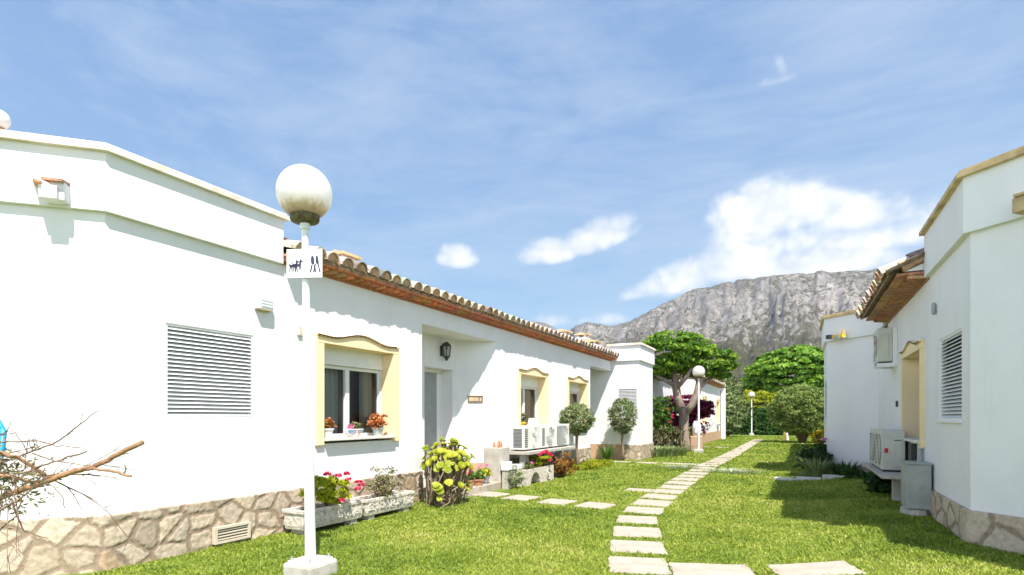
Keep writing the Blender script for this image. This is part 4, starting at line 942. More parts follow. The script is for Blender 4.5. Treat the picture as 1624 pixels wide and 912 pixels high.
# aeonium
def aeonium():
    c = np.array((-5.12,7.68,0)); t = thing('aeonium_bush', 'large yellow green rosette bush on bare twisted brown stems below the entrance door', 'bush', tuple(c))
    rg = np.random.default_rng(4); tips = []
    for k in range(128):
        d = rg.normal(size=3); d /= np.linalg.norm(d); d[2] = abs(d[2])*1.0
        p = c + np.array((.0,.06,.60)) + d*np.array((.42,.47,.48))*(.62+.42*rg.random())
        if p[2] < .52 and rg.random() < .7: continue
        tips.append((p, d))
    for k in range(14): 
        a = rg.uniform(-1.2,1.4); tips.append((c+np.array((.34*cos(a), .5*sin(a), rg.uniform(.12,.4))), np.array((cos(a),sin(a),.6))))
    P = []; F = []; Cc = []; o = 0
    for p, d in tips:
        n = d+np.array((.25,-.25,.55)); n /= np.linalg.norm(n); r = rg.normal(size=3); u = np.cross(n, r); u /= np.linalg.norm(u); w = np.cross(n, u); Rr = rg.uniform(.045,.082); tone = rg.uniform(.25,.95)
        for ring, (cnt, rr, lift) in enumerate(((10,1.0,.10),(8,.72,.30),(6,.42,.5))):
            for k in range(cnt):
                a = 2*pi*(k+.5*ring)/cnt+rg.uniform(-.1,.1); e = u*cos(a)+w*sin(a); s = np.cross(n, e); L_ = Rr*rr*rg.uniform(.85,1.1); wd = L_*.30
                q = [p, p+e*L_*.6+s*wd+n*L_*lift*.7, p+e*L_*.95+s*wd*.6+n*L_*lift, p+e*L_*.95-s*wd*.6+n*L_*lift, p+e*L_*.6-s*wd+n*L_*lift*.7]
                P += q; F += [(o,o+1,o+2),(o,o+2,o+3),(o,o+3,o+4)]; Cc += [min(1,tone*(.8+.2*ring)+rg.uniform(-.1,.1))]*3; o += 5
    Cc = np.clip(np.array(Cc),0,1); npmesh('rosettes', np.array(P), np.array(F), L['aeonium'], t, fcol=np.stack([Cc]*3,1))
    mb = MB(); random.seed(5)
    for p, d in tips:
        b = Vector(c)+Vector((random.uniform(-.16,.16), random.uniform(-.3,.3), -.02)); m1 = b.lerp(Vector(p), .35)+Vector((random.uniform(-.08,.1), random.uniform(-.1,.1), -.04)); m2 = b.lerp(Vector(p), .75)+Vector((random.uniform(-.05,.05), random.uniform(-.05,.05), .0))
        mb.tube([b, m1, m2, Vector(p)], [.019,.014,.012,.011], 5)
    mb.build('stems', M['stemlight'], t, smooth=True)
    dl = np.array(c)+np.stack([RNG.normal(size=500)*.22, RNG.normal(size=500)*.28, np.abs(RNG.normal(size=500))*.18+.02], 1)
    foliage('dead_leaves', L['dry'], t, dl, np.tile([0,0,1.],(500,1)), .05, .4, 1.0)
M['stemlight'] = mat('grey_brown_stem', (.34,.26,.18), (.2,.14,.09), 14, .9, .5, 60)
aeonium()

def pot(x, y, z, r, h, label, m='clay', fol='mid', fr_=.10, fh=.12, n=14, size=.04, aspect=.8, fl=None, rim=1.12, group='flower pots outside the house', seed=1, cr=.05, per=18):
    t = thing('potted_plant', label, 'potted plant', (x,y,z), group)
    p = MB(); p.lathe([(0,0),(r*.72,0),(r*.95,h*.82),(r*rim,h*.84),(r*rim,h),(r*.88,h),(r*.85,h*.88),(0,h*.88)], (x,y,z), 20); p.build('pot', M[m], t, smooth=False)
    P, Q, T = clumps((x,y,z+h+fh*.6), (fr_,fr_,fh), n, cr, per, .4, z+h*.9, seed); foliage('foliage', L[fol], t, P, Q, size, aspect, .6, T)
    stems('stem', t, (x,y,z+h*.85), [(x+random.uniform(-.6,.6)*fr_, y+random.uniform(-.6,.6)*fr_, z+h+fh*random.uniform(.3,1)) for _ in range(6)], .005, .002)
    if fl: flowers('flowers', L[fl[0]], t, [(x+a, y+b, z+h+c) for a, b, c in fl[1]], fl[2], 24, fl[2]*.9)
    return t
SZ = 1.12
pot(-5.745,5.78,SZ,.07,.13,'white glazed pot with orange flowers at the left end of the first window sill','bluewhite','rust',.08,.06,10,.04,.8,('orangefl',[(.0,-.02,.10),(.03,.05,.08),(0,.02,.13),(.02,.10,.03),(-.03,-.05,.08)],.04), group='pots on the first window sill', seed=2)
pot(-5.745,6.80,SZ,.085,.125,'grey patterned pot with bushy rusty orange plant, right end of first window sill','glazegrey' if 'glazegrey' in M else 'bluewhite','orangefl',.15,.13,30,.045,.8,None, group='pots on the first window sill', seed=3)
# bowl with scalloped pattern
t = thing('potted_plant', 'long scalloped blue and orange bowl of succulents, middle of first window sill', 'potted plant', (-5.745,6.27,SZ), 'pots on the first window sill')
mb = MB(); mb.lathe([(0,0),(.5,0),(.86,.6),(1,1),(.9,1),(.86,.85),(0,.85)], (0,0,0), 28); mb.v = [(-5.745+x*.075, 6.27+y*.20, SZ+z*.115) for x, y, z in mb.v]; mb.build('bowl', M['bluewhite'], t, smooth=True)
def half_disc(cy, r, m, nm, dx):
    mb = MB(); n = 14; pts = []
    for i in range(n+1):
        a = pi+pi*i/n; yy = cy+r*cos(a); zz = .105+r*sin(a)*.92
        ry = (yy-6.27)/.20; k = np.interp(zz/.115, [0,.6,1], [.5,.86,1]); xx = -5.745+.075*k*sqrt(max(0,1-(ry/k)**2))+dx if abs(ry) < k else -5.745+dx
        pts.append((xx, yy, SZ+zz))
    mb.prism(pts, (.003,0,0)); mb.build(nm, M[m], t)
for cy in (6.175, 6.365): half_disc(cy, .088, 'glazeorange', 'painted_scallop', .004); half_disc(cy, .066, 'glazeblue', 'painted_scallop', .0085)
P, Q, T = clumps((-5.745,6.33,SZ+.17), (.05,.10,.07), 12, .045, 16, .4, SZ+.1, 5); foliage('foliage', L['dry'], t, P, Q, .05, .5, .6, T)
P, Q, T = clumps((-5.745,6.18,SZ+.14), (.03,.07,.03), 5, .03, 14, .4, SZ+.1, 6); foliage('flowers', L['pinkfl'], t, P, Q, .03, .8, .6, T)
pot(-5.78,11.85,SZ,.11,.17,'yellow pot with a spiky brown and green plant on the second window sill','yellow','dry',.13,.16,20,.06,.4,None, group='pots on the second window sill', seed=8)
# pots along the landing
pot(-5.30,8.75,.14,.07,.14,'small clay pot with a red geranium on the landing, closest to the yellow green bush','clay','mid',.09,.10,12,.05,.9,('redfl',[(.03,.0,.16),(.0,.05,.2),(.04,-.03,.12)],.05), seed=11)
pot(-5.33,9.10,.14,.10,.12,'wide clay pot with pink flowers in the middle of the landing','clay','mid',.10,.12,14,.05,.9,('pinkfl',[(.03,.0,.2),(.0,.08,.24)],.04), seed=12)
pot(-5.36,9.45,.14,.07,.15,'dark and white pot with a pink flowering plant at the far end of the landing','darkglaze' if 'darkglaze' in M else 'grey','lime',.10,.10,14,.05,.9,('pinkfl',[(.03,.0,.18),(.0,.06,.2),(.03,.1,.1)],.04), seed=13)
# concrete pedestal with clay bits, white bucket
CP = thing('concrete_pedestal', 'square concrete block against the wall left of the outdoor units, holding clay shards', 'pedestal', (-5.45,10.02,0))
mb = MB(); mb.box(-5.64,-5.26,9.85,10.25,-.02,.80); mb.build('block', M['concrete'], CP, bevel=.012)
CS = thing('clay_shard', 'broken orange clay pieces on top of the square concrete block', 'clay pieces', (-5.4,10,.8))
mb = MB(); 
for (x,y,s_) in ((-5.36,9.93,.06),(-5.4,10.1,.05),(-5.5,10.0,.045)): mb.prism([(x,y-s_,.803),(x,y+s_,.803),(x,y+s_*.1,.803+s_*2.4)], (.03,.01,0))
mb.build('shard', M['tileorange'] if 'tileorange' in M else M['clay'], CS)
BK = thing('white_bucket', 'small white square tub in front of the concrete block', 'tub', (-5.15,9.95,0))
mb = MB(); mb.box(-5.24,-5.08,9.82,10.02,.36,.53); mb.build('tub', M['metalw'], BK, bevel=.012); mb = MB(); mb.box(-5.22,-5.1,9.84,10.0,-.02,.36); mb.build('stand', M['concrete'], BK, bevel=.01)
BK2 = thing('white_bucket', 'tilted white tub just right of the concrete block under the outdoor units', 'tub', (-5.15,10.45,0))
mb = MB(); mb.lathe([(0,.22),(.09,.22),(.12,.44),(.105,.44),(.08,.25),(0,.25)], (-5.18,10.42,0), 18); mb.build('tub', M['metalw'], BK2); mb = MB(); mb.box(-5.28,-5.1,10.34,10.52,-.02,.22); mb.build('stand', M['concrete'], BK2)
clump_plant('grey_shrub', 'low grey green shrub in front of the concrete block', 'shrub', (-5.0,10.02,.22), (.18,.22,.25), 'olive', 50, .06, 22, .035, .5, stemn=6, seed=21)
# cast-stone flower bench
FB = thing('flower_bench', 'low white cast stone flower box with arched opening under the outdoor units', 'planter', (-4.95,11,0))
pts = [(10.35,-.02),(10.52,-.02)]+[(10.78+.22*cos(pi-pi*k/10), .06+.20*sin(pi*k/10)) for k in range(11)]+[(11.04,-.02),(11.75,-.02),(11.75,.34),(10.35,.34)]
mb = MB(); mb.prism([(-4.92,y,z) for y, z in pts], (-.26,0,0)); mb.build('box', M['whitestone'], FB)
mb = MB(); mb.lathe([(.10,0),(.115,.012),(.115,.02),(.10,.02)], (0,0,0), 20); mb.lathe([(.04,0),(.05,.016),(.05,.02),(.0,.02)], (0,0,0), 14); mb.v = [(-4.92+z, 11.45+x, .17+y) for x, y, z in mb.v]; mb.build('rosette', M['whitestone'], FB)
mb = MB(); mb.box(-5.16,-4.94,10.4,11.7,.335,.345); mb.build('soil', M['soil'], FB)
clump_plant('geranium', 'geranium with bright scarlet flowers in the cast stone flower box', 'flower plant', (-5.02,11.35,.47), (.12,.30,.12), 'lime', 22, .06, 20, .055, .9, fl=('redfl', [(-4.98,11.2,.62),(-4.96,11.38,.66),(-4.93,11.52,.60),(-5.0,11.1,.6),(-4.9,11.45,.48),(-4.95,11.6,.55),(-5,11.3,.64)], .065, 34, .055), seed=22)
clump_plant('pink_flower', 'small pink flowered plant at the left end of the cast stone flower box', 'flower plant', (-5.0,10.62,.40), (.08,.12,.06), 'mid', 10, .05, 16, .04, .9, fl=('pinkfl', [(-4.95,10.62,.46),(-4.97,10.7,.44)], .05), seed=23)
clump_plant('rusty_shrub', 'low rusty brown shrub between the flower box and the first clipped ball tree', 'shrub', (-4.95,12.45,.27), (.24,.62,.26), 'rust', 80, .08, 22, .055, .5, stemn=16, seed=24)
clump_plant('ground_cover', 'pale yellow green ground cover at the foot of the first clipped ball tree', 'ground plant', (-5.2,15.2,.08), (.42,1.7,.10), 'lime', 110, .10, 22, .08, .3, stemn=0, seed=25, shell=.1)
t = thing('spiky_plant', 'small spiky green plant by the terracotta plinth between the two ball trees', 'plant', (-5.45,17.3,0)); blades('foliage', L['mid'], t, (-5.45,17.3,0), (.15,.15), .62, 60, .022, .75)
t = thing('ground_cover', 'long low green ground cover under the second clipped ball tree', 'ground plant', (-4.75,21.4,0)); blades('foliage', L['olive'], t, (-4.75,21.4,0), (2.0,2.8), .34, 1500, .02, .7)
t = thing('grass_tuft', 'pale spiky tuft in the lawn left of the main path', 'grass tuft', (-2.95,16.0,0)); blades('foliage', L['pale'], t, (-2.95,16.0,0), (1.1,.6), .11, 260, .008, 1.0)
t = thing('grass_tuft', 'pale spiky tuft in the lawn right of the main path', 'grass tuft', (-1.55,15.3,0)); blades('foliage', L['pale'], t, (-1.55,15.3,0), (1.5,.9), .12, 420, .008, 1.0)

# ================================================================= air conditioners
def ac_unit(label, cen, fr, w=.78, d=.30, h=.55, mat_='acbody', fans=1, group=None, badge=True, side_panel=False):
    """fr: frame whose +d faces the fan side, a runs along the front"""
    a, z = cen; t = thing('outdoor_unit', label, 'air conditioner', fr.p(a, d/2, z), group)
    b = MB(); fr.box(b, a-w/2, a+w/2, 0, d, z, z+h); bo = b.build('casing', M[mat_], t, bevel=.012)
    for f in range(fans):
        g = MB(); rr = min(h/fans*.42, w*.30); cz = z+h*(f+.5)/fans; ca = a+w*.12
        ring = []
        for rad_ in (rr, rr*.82, rr*.64, rr*.46, rr*.28):
            pts = [fr.p(ca+rad_*cos(2*pi*k/28), d+.012, cz+rad_*sin(2*pi*k/28)) for k in range(29)]; g.tube(pts, .006, 4, cap=False)
        for k in range(12): g.tube([fr.p(ca+rr*.1*cos(2*pi*k/12), d+.012, cz+rr*.1*sin(2*pi*k/12)), fr.p(ca+rr*cos(2*pi*k/12), d+.012, cz+rr*sin(2*pi*k/12))], .005, 4)
        gr = g.build('fan_guard', M[mat_], t)
        k_ = MB(); n = 28; k_.add([fr.p(ca+rr*cos(2*pi*k/n), d+.003, cz+rr*sin(2*pi*k/n)) for k in range(n)], [tuple(range(n))]); k_.build('fan_opening', M['acgrille'], gr)
    lv = MB()
    for r_ in range(9):
        for c_ in range(3): fr.box(lv, a-w/2+.03+c_*.05, a-w/2+.07+c_*.05, d, d+.004, z+.05+r_*(h-.1)/9, z+.05+r_*(h-.1)/9+(h-.1)/9*.62)
    lv.build('louvre', M['acgrille'], t)
    cl = MB()
    for r_ in range(14): fr.box(cl, a-w/2-.004, a-w/2, .05, d-.05, z+.05+r_*(h-.1)/14, z+.05+r_*(h-.1)/14+.018)
    cl.build('side_fins', M['acgrille'], t)
    if badge:
        bd = MB(); n = 16; ba, bz = a+w/2-.09, z+h-.14; bd.prism([fr.p(ba+.028*cos(2*pi*k/n), d+.001, bz+.045*sin(2*pi*k/n)) for k in range(n)], fr.n*.005); bd.build('badge', M['red'], t)
    for q in (a-w*.35, a+w*.35): ft = MB(); fr.box(ft, q-.03, q+.03, .02, d-.02, z-.03, z); ft.build('foot', M['dark'], t)
    return t
SH = thing('unit_shelf', 'concrete shelf on two legs along the left house carrying the outdoor units', 'shelf', (-5.3,12,0))
mb = MB(); mb.box(-5.63,-5.0,10.6,13.35,.62,.69); mb.build('slab', M['concrete'], SH, bevel=.01)
for y in (10.75, 12.65): mb = MB(); mb.box(-5.25,-5.1,y-.07,y+.07,-.02,.62); mb.build('leg', M['concrete'], SH, bevel=.01)
mb = MB(); mb.tube([(-5.1,11.2,.6),(-5.06,11.6,.5),(-5.1,12.0,.58),(-5.15,12.3,.45),(-5.2,12.5,.2)], .018, 6); mb.tube([(-5.0,11.0,.6),(-5.0,11.5,.57),(-5.0,12.4,.6)], .02, 6); mb.build('pipe', M['dark'], SH, smooth=True)
fac = Fr((-5.42,10.6),(-5.42,13.4))
ac_unit('cream outdoor unit at the left end of the concrete shelf, two dark louvre columns', (.46,.72), fac, .84, .30, .50, fans=2, group='outdoor units on the left shelf', badge=False)
ac_unit('cream outdoor unit with red badge in the middle of the concrete shelf', (1.32,.72), fac, .78, .30, .50, fans=1, group='outdoor units on the left shelf')
u3 = ac_unit('outdoor unit with grey grille at the right end of the concrete shelf', (2.2,.72), fac, .84, .30, .52, fans=1, group='outdoor units on the left shelf', badge=False)
mb = MB(); fac.box(mb, 1.84, 2.25, .30, .316, .76, 1.20); mb.build('grille_panel', M['grey'], u3)
# flat pot/basin on top of first unit
BS = thing('plastic_basin', 'upturned white plastic basin lying on the outdoor unit with two louvre columns', 'basin', (-5.28,11.35,1.22))
mb = MB(); mb.lathe([(.13,.0),(.12,.02),(.09,.16),(.0,.16)], (-5.28,11.42,1.222), 18); mb.lathe([(.13,0),(.15,0),(.15,.012),(.12,.02)], (-5.28,11.42,1.222), 18); mb.build('basin', M['bluewhite'], BS, smooth=True)

# right side units
SR = thing('unit_shelf', 'thin concrete shelf under the greenish outdoor units on the shaded right wall', 'shelf', (1.3,11,.2))
mb = MB(); mb.box(1.02,1.455,9.55,12.3,.53,.57); mb.build('slab', M['concrete'], SR, bevel=.006)
for y in (10.0,11.9): mb = MB(); mb.box(1.2,1.3,y-.06,y+.06,.1,.53); mb.build('leg', M['concrete'], SR, bevel=.006)
frR = Fr((1.40,12.3),(1.40,9.5))
def acR(a, label, badge=False): 
    t = ac_unit(label, (a,.60), frR, .80, .30, .60, 'acbody2', 1, 'greenish outdoor units on the right shelf', False); return t
u = acR(1.60,'greenish outdoor unit nearest on the right shelf, red badge and service cover on its end')
e0 = frR.p(2.0, 0, 0)   # end face towards the viewer at y = 10.3
yv = 12.3-2.0
mb = MB(); mb.box(1.245,1.36,yv-.012,yv,.79,1.08); mb.box(1.25,1.355,yv-.03,yv-.012,.65,.80); mb.build('service_cover', M['acbody2'], u, bevel=.004)
mb = MB(); mb.box(1.255,1.35,yv-.0135,yv-.012,1.045,1.06); mb.build('handle_slot', M['acgrille'], u)
mb = MB(); mb.box(1.135,1.185,yv-.004,yv,.86,.93); mb.build('badge', M['red'], u)
u = acR(.75,'greenish outdoor unit farther back on the right shelf')
PI_ = thing('cable_bundle', 'dark pipes and cables between the right shelf and the cream niche', 'cables', (1.4,9.9,.6))
mb = MB(); mb.tube([(1.37,10.28,.68),(1.36,10.0,.66),(1.39,9.75,.70),(1.45,9.6,.68)], .02, 6); mb.tube([(1.38,10.28,.73),(1.37,9.95,.72),(1.46,9.65,.75)], .016, 6); mb.build('pipe', M['dark'], PI_, smooth=True)
mb = MB(); mb.box(1.40,1.466,9.78,10.02,.60,1.02); mb.build('conduit_box', M['dark'], PI_)
# small unit high on the wall
frH = Fr((1.40,12.45),(1.40,11.55)); 
HU = ac_unit('outdoor unit mounted high on the shaded right wall under the eave', (.55,2.36), frH, .58, .22, .58, 'acbody2', 1, None, False)
mb = MB(); mb.box(1.17,1.47,11.62,11.66,2.27,2.335); mb.box(1.17,1.47,12.1,12.14,2.27,2.335); mb.box(1.40,1.468,11.6,12.4,2.30,2.94); mb.build('bracket', M['metalw'], HU)
mb = MB(); mb.box(1.235,1.34,11.598,11.612,2.42,2.82); mb.build('service_cover', M['acbody2'], HU, bevel=.004); mb = MB(); mb.box(1.155,1.18,11.75,11.82,2.66,2.73); mb.build('badge', M['red'], HU)
CB = thing('metal_cabinet', 'grey weathered metal cabinet standing on a stone beside the right wall', 'cabinet', (1.33,8.85,.16))
mb = MB(); mb.box(1.19,1.445,8.62,9.12,.25,.81); mb.build('cabinet_body', M['greybox'], CB, bevel=.012); mb = MB(); mb.box(1.18,1.455,8.605,9.13,.81,.826); mb.build('lid', M['greybox'], CB, bevel=.004)
mb = MB(); mb.lathe([(0,.10),(.15,.10),(.17,.16),(.16,.24),(.12,.25),(0,.25)], (1.31,8.85,0), 12, sy=1.5); mb.build('foot_stone', M['concrete'], CB)
PP = thing('drain_pipe', 'short grey vertical pipe between the cabinet and the cream niche', 'pipe', (1.44,9.2,.5))
mb = MB(); mb.tube([(1.43,9.28,.5),(1.43,9.28,.98)], .03, 10); mb.build('pipe', M['grey'], PP, smooth=True); mb = MB(); mb.box(1.40,1.468,9.25,9.31,.7,.73); mb.build('pipe_clip', M['grey'], PP)

# right bed
KB = [(-.50,13.95),(-.1,13.72),(.4,13.68),(.9,13.72),(1.40,13.78)]
mb0 = None
for i in range(4):
    a, b = Vector(KB[i]), Vector(KB[i+1]); d_ = (b-a).normalized(); z = gz(*((a+b)/2)); mb = MB(); w_ = .09
    n_ = Vector((-d_.y, d_.x)); a2, b2 = a+d_*.008, b-d_*.008
    mb.prism([(p.x,p.y,z-.05) for p in (a2-n_*w_, b2-n_*w_, b2+n_*w_, a2+n_*w_)], (0,0,.115)); o = mb.build('kerb_stone', M['kerb'], bevel=.02)
    tag(o, ['white kerb stone at the lawn end of the right flower bed','second white kerb stone of the right flower bed from the lawn','third white kerb stone of the right flower bed from the lawn','white kerb stone of the right flower bed touching the house'][i], 'kerb stone', 'kerb stones of the right flower bed')
clump_plant('dark_shrub', 'dark leafy shrub at the corner of the far right house', 'shrub', (.25,14.9,.42), (.42,.5,.36), 'darkleaf', 90, .11, 26, .07, .5, stemn=10, seed=31)
t = thing('strappy_plant', 'pale strappy plant in front of the dark shrub behind the kerb', 'plant', (.30,14.1,.1)); blades('foliage', L['olive'], t, (.30,14.1,.1), (.34,.25), .48, 190, .014, .8)
t = thing('strappy_plant', 'dark grassy plant against the stone plinth behind the kerb', 'plant', (.85,14.2,.13)); blades('foliage', L['darkleaf'], t, (.85,14.2,.13), (.5,.25), .38, 170, .010, .6)
clump_plant('rose_bush', 'thin bush with one coral pink flower at the far right house corner', 'flower plant', (.38,15.55,.55), (.22,.22,.40), 'darkleaf', 30, .08, 20, .06, .55, stemn=8, fl=('pinkfl', [(.45,15.1,.88),(.49,15.1,.89)], .06, 26, .055), seed=34)
clump_plant('leafy_plant', 'dark green leafy plant under the right shelf', 'plant', (1.16,11.1,.32), (.20,.55,.20), 'darkleaf', 56, .09, 24, .09, .6, stemn=10, seed=35)
clump_plant('leafy_plant', 'small green sprig growing over the kerb of the right flower bed', 'plant', (.95,13.45,.25), (.25,.12,.12), 'hedge', 26, .07, 20, .07, .6, stemn=5, seed=36)

# ================================================================= branches on the blue chair
def chair():
    t = thing('plastic_chair', 'blue slatted plastic chair back just inside the left edge behind the cut branches', 'chair', (-4.5,1.5,0))
    O = Vector((-4.625,1.60,-.02)); u = Vector((.985,.17,0)); f = Vector((.17,-.985,0))   # u to the right, f to the front
    P = lambda a, d, z: O+u*a+f*d+Vector((0,0,z))
    fr = MB(); fr.tube([P(-.2,.02,.74),P(-.3,.0,.95),P(-.27,-.06,1.30),P(-.18,-.08,1.395),P(0,-.085,1.42),P(.18,-.08,1.395),P(.265,-.06,1.33),P(.31,-.02,1.19),P(.22,.0,.95),P(.17,.02,.74)], .018, 8); fr.build('back_frame', M['blue'], t, smooth=True)
    for k in range(9):
        z = 1.08+k*.036; w_ = np.interp(z, [.95,1.20,1.30,1.4], [.22,.285,.24,.12]); mb = MB(); mb.tube([P(-w_,-.02-(z-.95)*.15,z),P(0,-.05-(z-.95)*.15,z),P(w_,-.02-(z-.95)*.15,z)], .013, 6); mb.build('back_slat', M['blue'], t, smooth=True)
    s = MB(); s.prism([P(-.22,-.0,.72),P(.20,.0,.72),P(.18,.42,.74),P(-.22,.42,.74)], (0,0,.03)); s.build('seat', M['blue'], t, bevel=.01)
    for a, d in ((-.2,0),(.15,0),(.15,.36),(-.2,.36)): mb = MB(); mb.tube([P(a,d,.74),P(a*1.08,d*1.05,-.02)], [.022,.018], 8); mb.build('leg', M['blue'], t)
chair()
def brush():
    t = thing('branch_pile', 'tangled pile of cut dry branches heaped on a chair at the left edge', 'branches', (-3.9,1.5,.97)); random.seed(8)
    B = [('main', [(-3.899, 1.385, 0.937), (-3.784, 1.459, 0.98), (-3.641, 1.548, 1.033), (-3.56, 1.605, 1.077), (-3.477, 1.663, 1.111), (-3.412, 1.712, 1.13), (-3.328, 1.771, 1.184), (-3.197, 1.853, 1.265)], 0.017, 0.0125, 1), ('b2', [(-3.79, 1.384, 1.238), (-3.725, 1.436, 1.212), (-3.659, 1.49, 1.186), (-3.601, 1.539, 1.136), (-3.578, 1.57, 1.089)], 0.012, 0.009, 1), ('b3', [(-3.458, 1.654, 1.11), (-3.392, 1.702, 1.126), (-3.307, 1.76, 1.108), (-3.231, 1.814, 1.083)], 0.008, 0.006, 1), ('b4', [(-3.726, 1.36, 1.116), (-3.662, 1.412, 1.105), (-3.596, 1.464, 1.088), (-3.547, 1.508, 1.057)], 0.009, 0.007, 1), ('b5', [(-4.112, 1.501, 1.129), (-3.94, 1.57, 1.162), (-3.807, 1.618, 1.215), (-3.676, 1.666, 1.263), (-3.583, 1.695, 1.321), (-3.508, 1.714, 1.373), (-3.416, 1.742, 1.435)], 0.006, 0.0025, 0), ('b6', [(-4.112, 1.501, 1.256), (-4.017, 1.549, 1.261), (-3.829, 1.645, 1.266), (-3.734, 1.693, 1.24), (-3.612, 1.755, 1.229)], 0.005, 0.0025, 0), ('b7', [(-3.538, 1.456, 1.116), (-3.484, 1.521, 1.151), (-3.436, 1.583, 1.183), (-3.359, 1.659, 1.22)], 0.005, 0.004, 0), ('b8', [(-3.589, 1.43, 0.991), (-3.584, 1.451, 0.892), (-3.57, 1.477, 0.812), (-3.486, 1.538, 0.774)], 0.006, 0.0025, 0), ('b9', [(-3.628, 1.354, 0.904), (-3.594, 1.386, 0.93), (-3.533, 1.43, 0.976), (-3.472, 1.476, 1.05), (-3.435, 1.508, 1.145)], 0.006, 0.003, 0), ('b10', [(-3.563, 1.556, 1.056), (-3.527, 1.574, 1.047), (-3.474, 1.6, 0.987), (-3.461, 1.607, 0.922)], 0.003, 0.002, 0), ('b11', [(-3.683, 1.382, 0.809), (-3.641, 1.404, 0.823), (-3.572, 1.439, 0.895), (-3.53, 1.46, 1.02)], 0.006, 0.003, 0), ('b12', [(-3.709, 1.593, 1.086), (-3.499, 1.7, 1.091), (-3.403, 1.749, 1.081)], 0.006, 0.004, 0), ('b13', [(-3.272, 1.793, 1.093), (-3.256, 1.801, 1.119), (-3.265, 1.796, 1.144)], 0.004, 0.003, 0)]
    def twig(p, d, ln, r, dep, mb):
        pts = [Vector(p)]; dd = Vector(d).normalized(); n = 5
        for i in range(n):
            dd = (dd+Vector((random.uniform(-1,1),random.uniform(-1,1),random.uniform(-.7,.9)))*.16).normalized(); pts.append(pts[-1]+dd*ln/n)
            if dep > 0 and random.random() < .55:
                sd = (dd+Vector((random.uniform(-1,1),random.uniform(-1,1),random.uniform(-1,1)))*.8).normalized(); twig(pts[-1], sd, ln*random.uniform(.35,.6), r*.55, dep-1, mb)
        mb.tube(pts, [r*(1-.7*i/n) for i in range(n+1)], 5)
    for nm, pts, r0, r1, big in B:
        mb = MB(); pts = [Vector(p) for p in pts]; pp = []
        for i in range(len(pts)-1):
            for k in range(4): 
                q = pts[i].lerp(pts[i+1], k/4); pp.append(q+Vector((random.uniform(-1,1),random.uniform(-1,1),random.uniform(-1,1)))*.004)
        pp.append(pts[-1]); mb.tube(pp, [r0+(r1-r0)*i/(len(pp)-1) for i in range(len(pp))], 9 if big else 6)
        for i in range(len(pp)):
            if random.random() < (.26 if not big else .13):
                d = (pts[-1]-pts[0]).normalized(); sd = d+Vector((random.uniform(-1,1),random.uniform(-1,1),random.uniform(-.6,1)))*.8; twig(pp[i], sd, (.5 if big and i > .6*len(pp) else 1)*random.uniform(.07,.18), r1*.5 if not big else .0035, 1, mb)
        mb.build('branch', M['twig'] if big else M['twig2'], t, smooth=True)
    for k in range(20):                                             # the tangle over the seat
        mb = MB(); b = Vector((random.uniform(-4.2,-3.62), random.uniform(1.32,1.66), random.uniform(.98,1.25))); d = Vector((random.uniform(.2,1), random.uniform(-.3,.5), random.uniform(-.5,.35)))
        twig(b, d, random.uniform(.25,.5), random.uniform(.003,.006), 2, mb); mb.build('branch', M['twig2'], t, smooth=True)
    P = np.array((-3.85,1.47,1.05))+RNG.normal(size=(700,3))*np.array((.16,.09,.09)); foliage('dead_leaves', L['dry'], t, P, RNG.normal(size=(700,3)), .03, .4, 1.0)
brush()
# ================================================================= trees and shrubs
def c2w(px, py, zc):          # only a converter used for laying out the crown lobes: camera frame metres to world
    return None
def topiary(x, y, zc_, r, label, seed, rz=None):
    rz = rz or r*.88
    t = thing('ball_tree', label, 'tree', (x,y,0), 'clipped ball trees along the left house')
    P, Q, T = clumps((x,y,zc_), (r*.93,r*.93,rz), 280, .095, 24, .80, None, seed); foliage('crown', L['olive'], t, P, Q, .05, .5, .7, T)
    mb = MB(); mb.tube([(x,y,-.05),(x+.02,y,.3),(x-.02,y+.01,.6),(x,y,zc_-rz*.8)], [.05,.04,.036,.04], 9)
    for k in range(7):
        a = k*.9; mb.tube([(x,y,zc_-r*.95),(x+r*.5*cos(a),y+r*.5*sin(a),zc_-r*.35),(x+r*.75*cos(a),y+r*.75*sin(a),zc_+r*.2)], [.025,.016,.006], 6)
    mb.build('trunk', M['bark'], t, smooth=True)
topiary(-5.28,14.2,1.34,.46,'first clipped grey green ball tree, standing beside the outdoor units',51)
topiary(-5.10,19.4,1.28,.45,'second clipped ball tree, in front of the grey shuttered white block',52) if False else topiary(-5.12,17.95,1.44,.46,'second clipped ball tree, in front of the grey shuttered white block',52,.58)

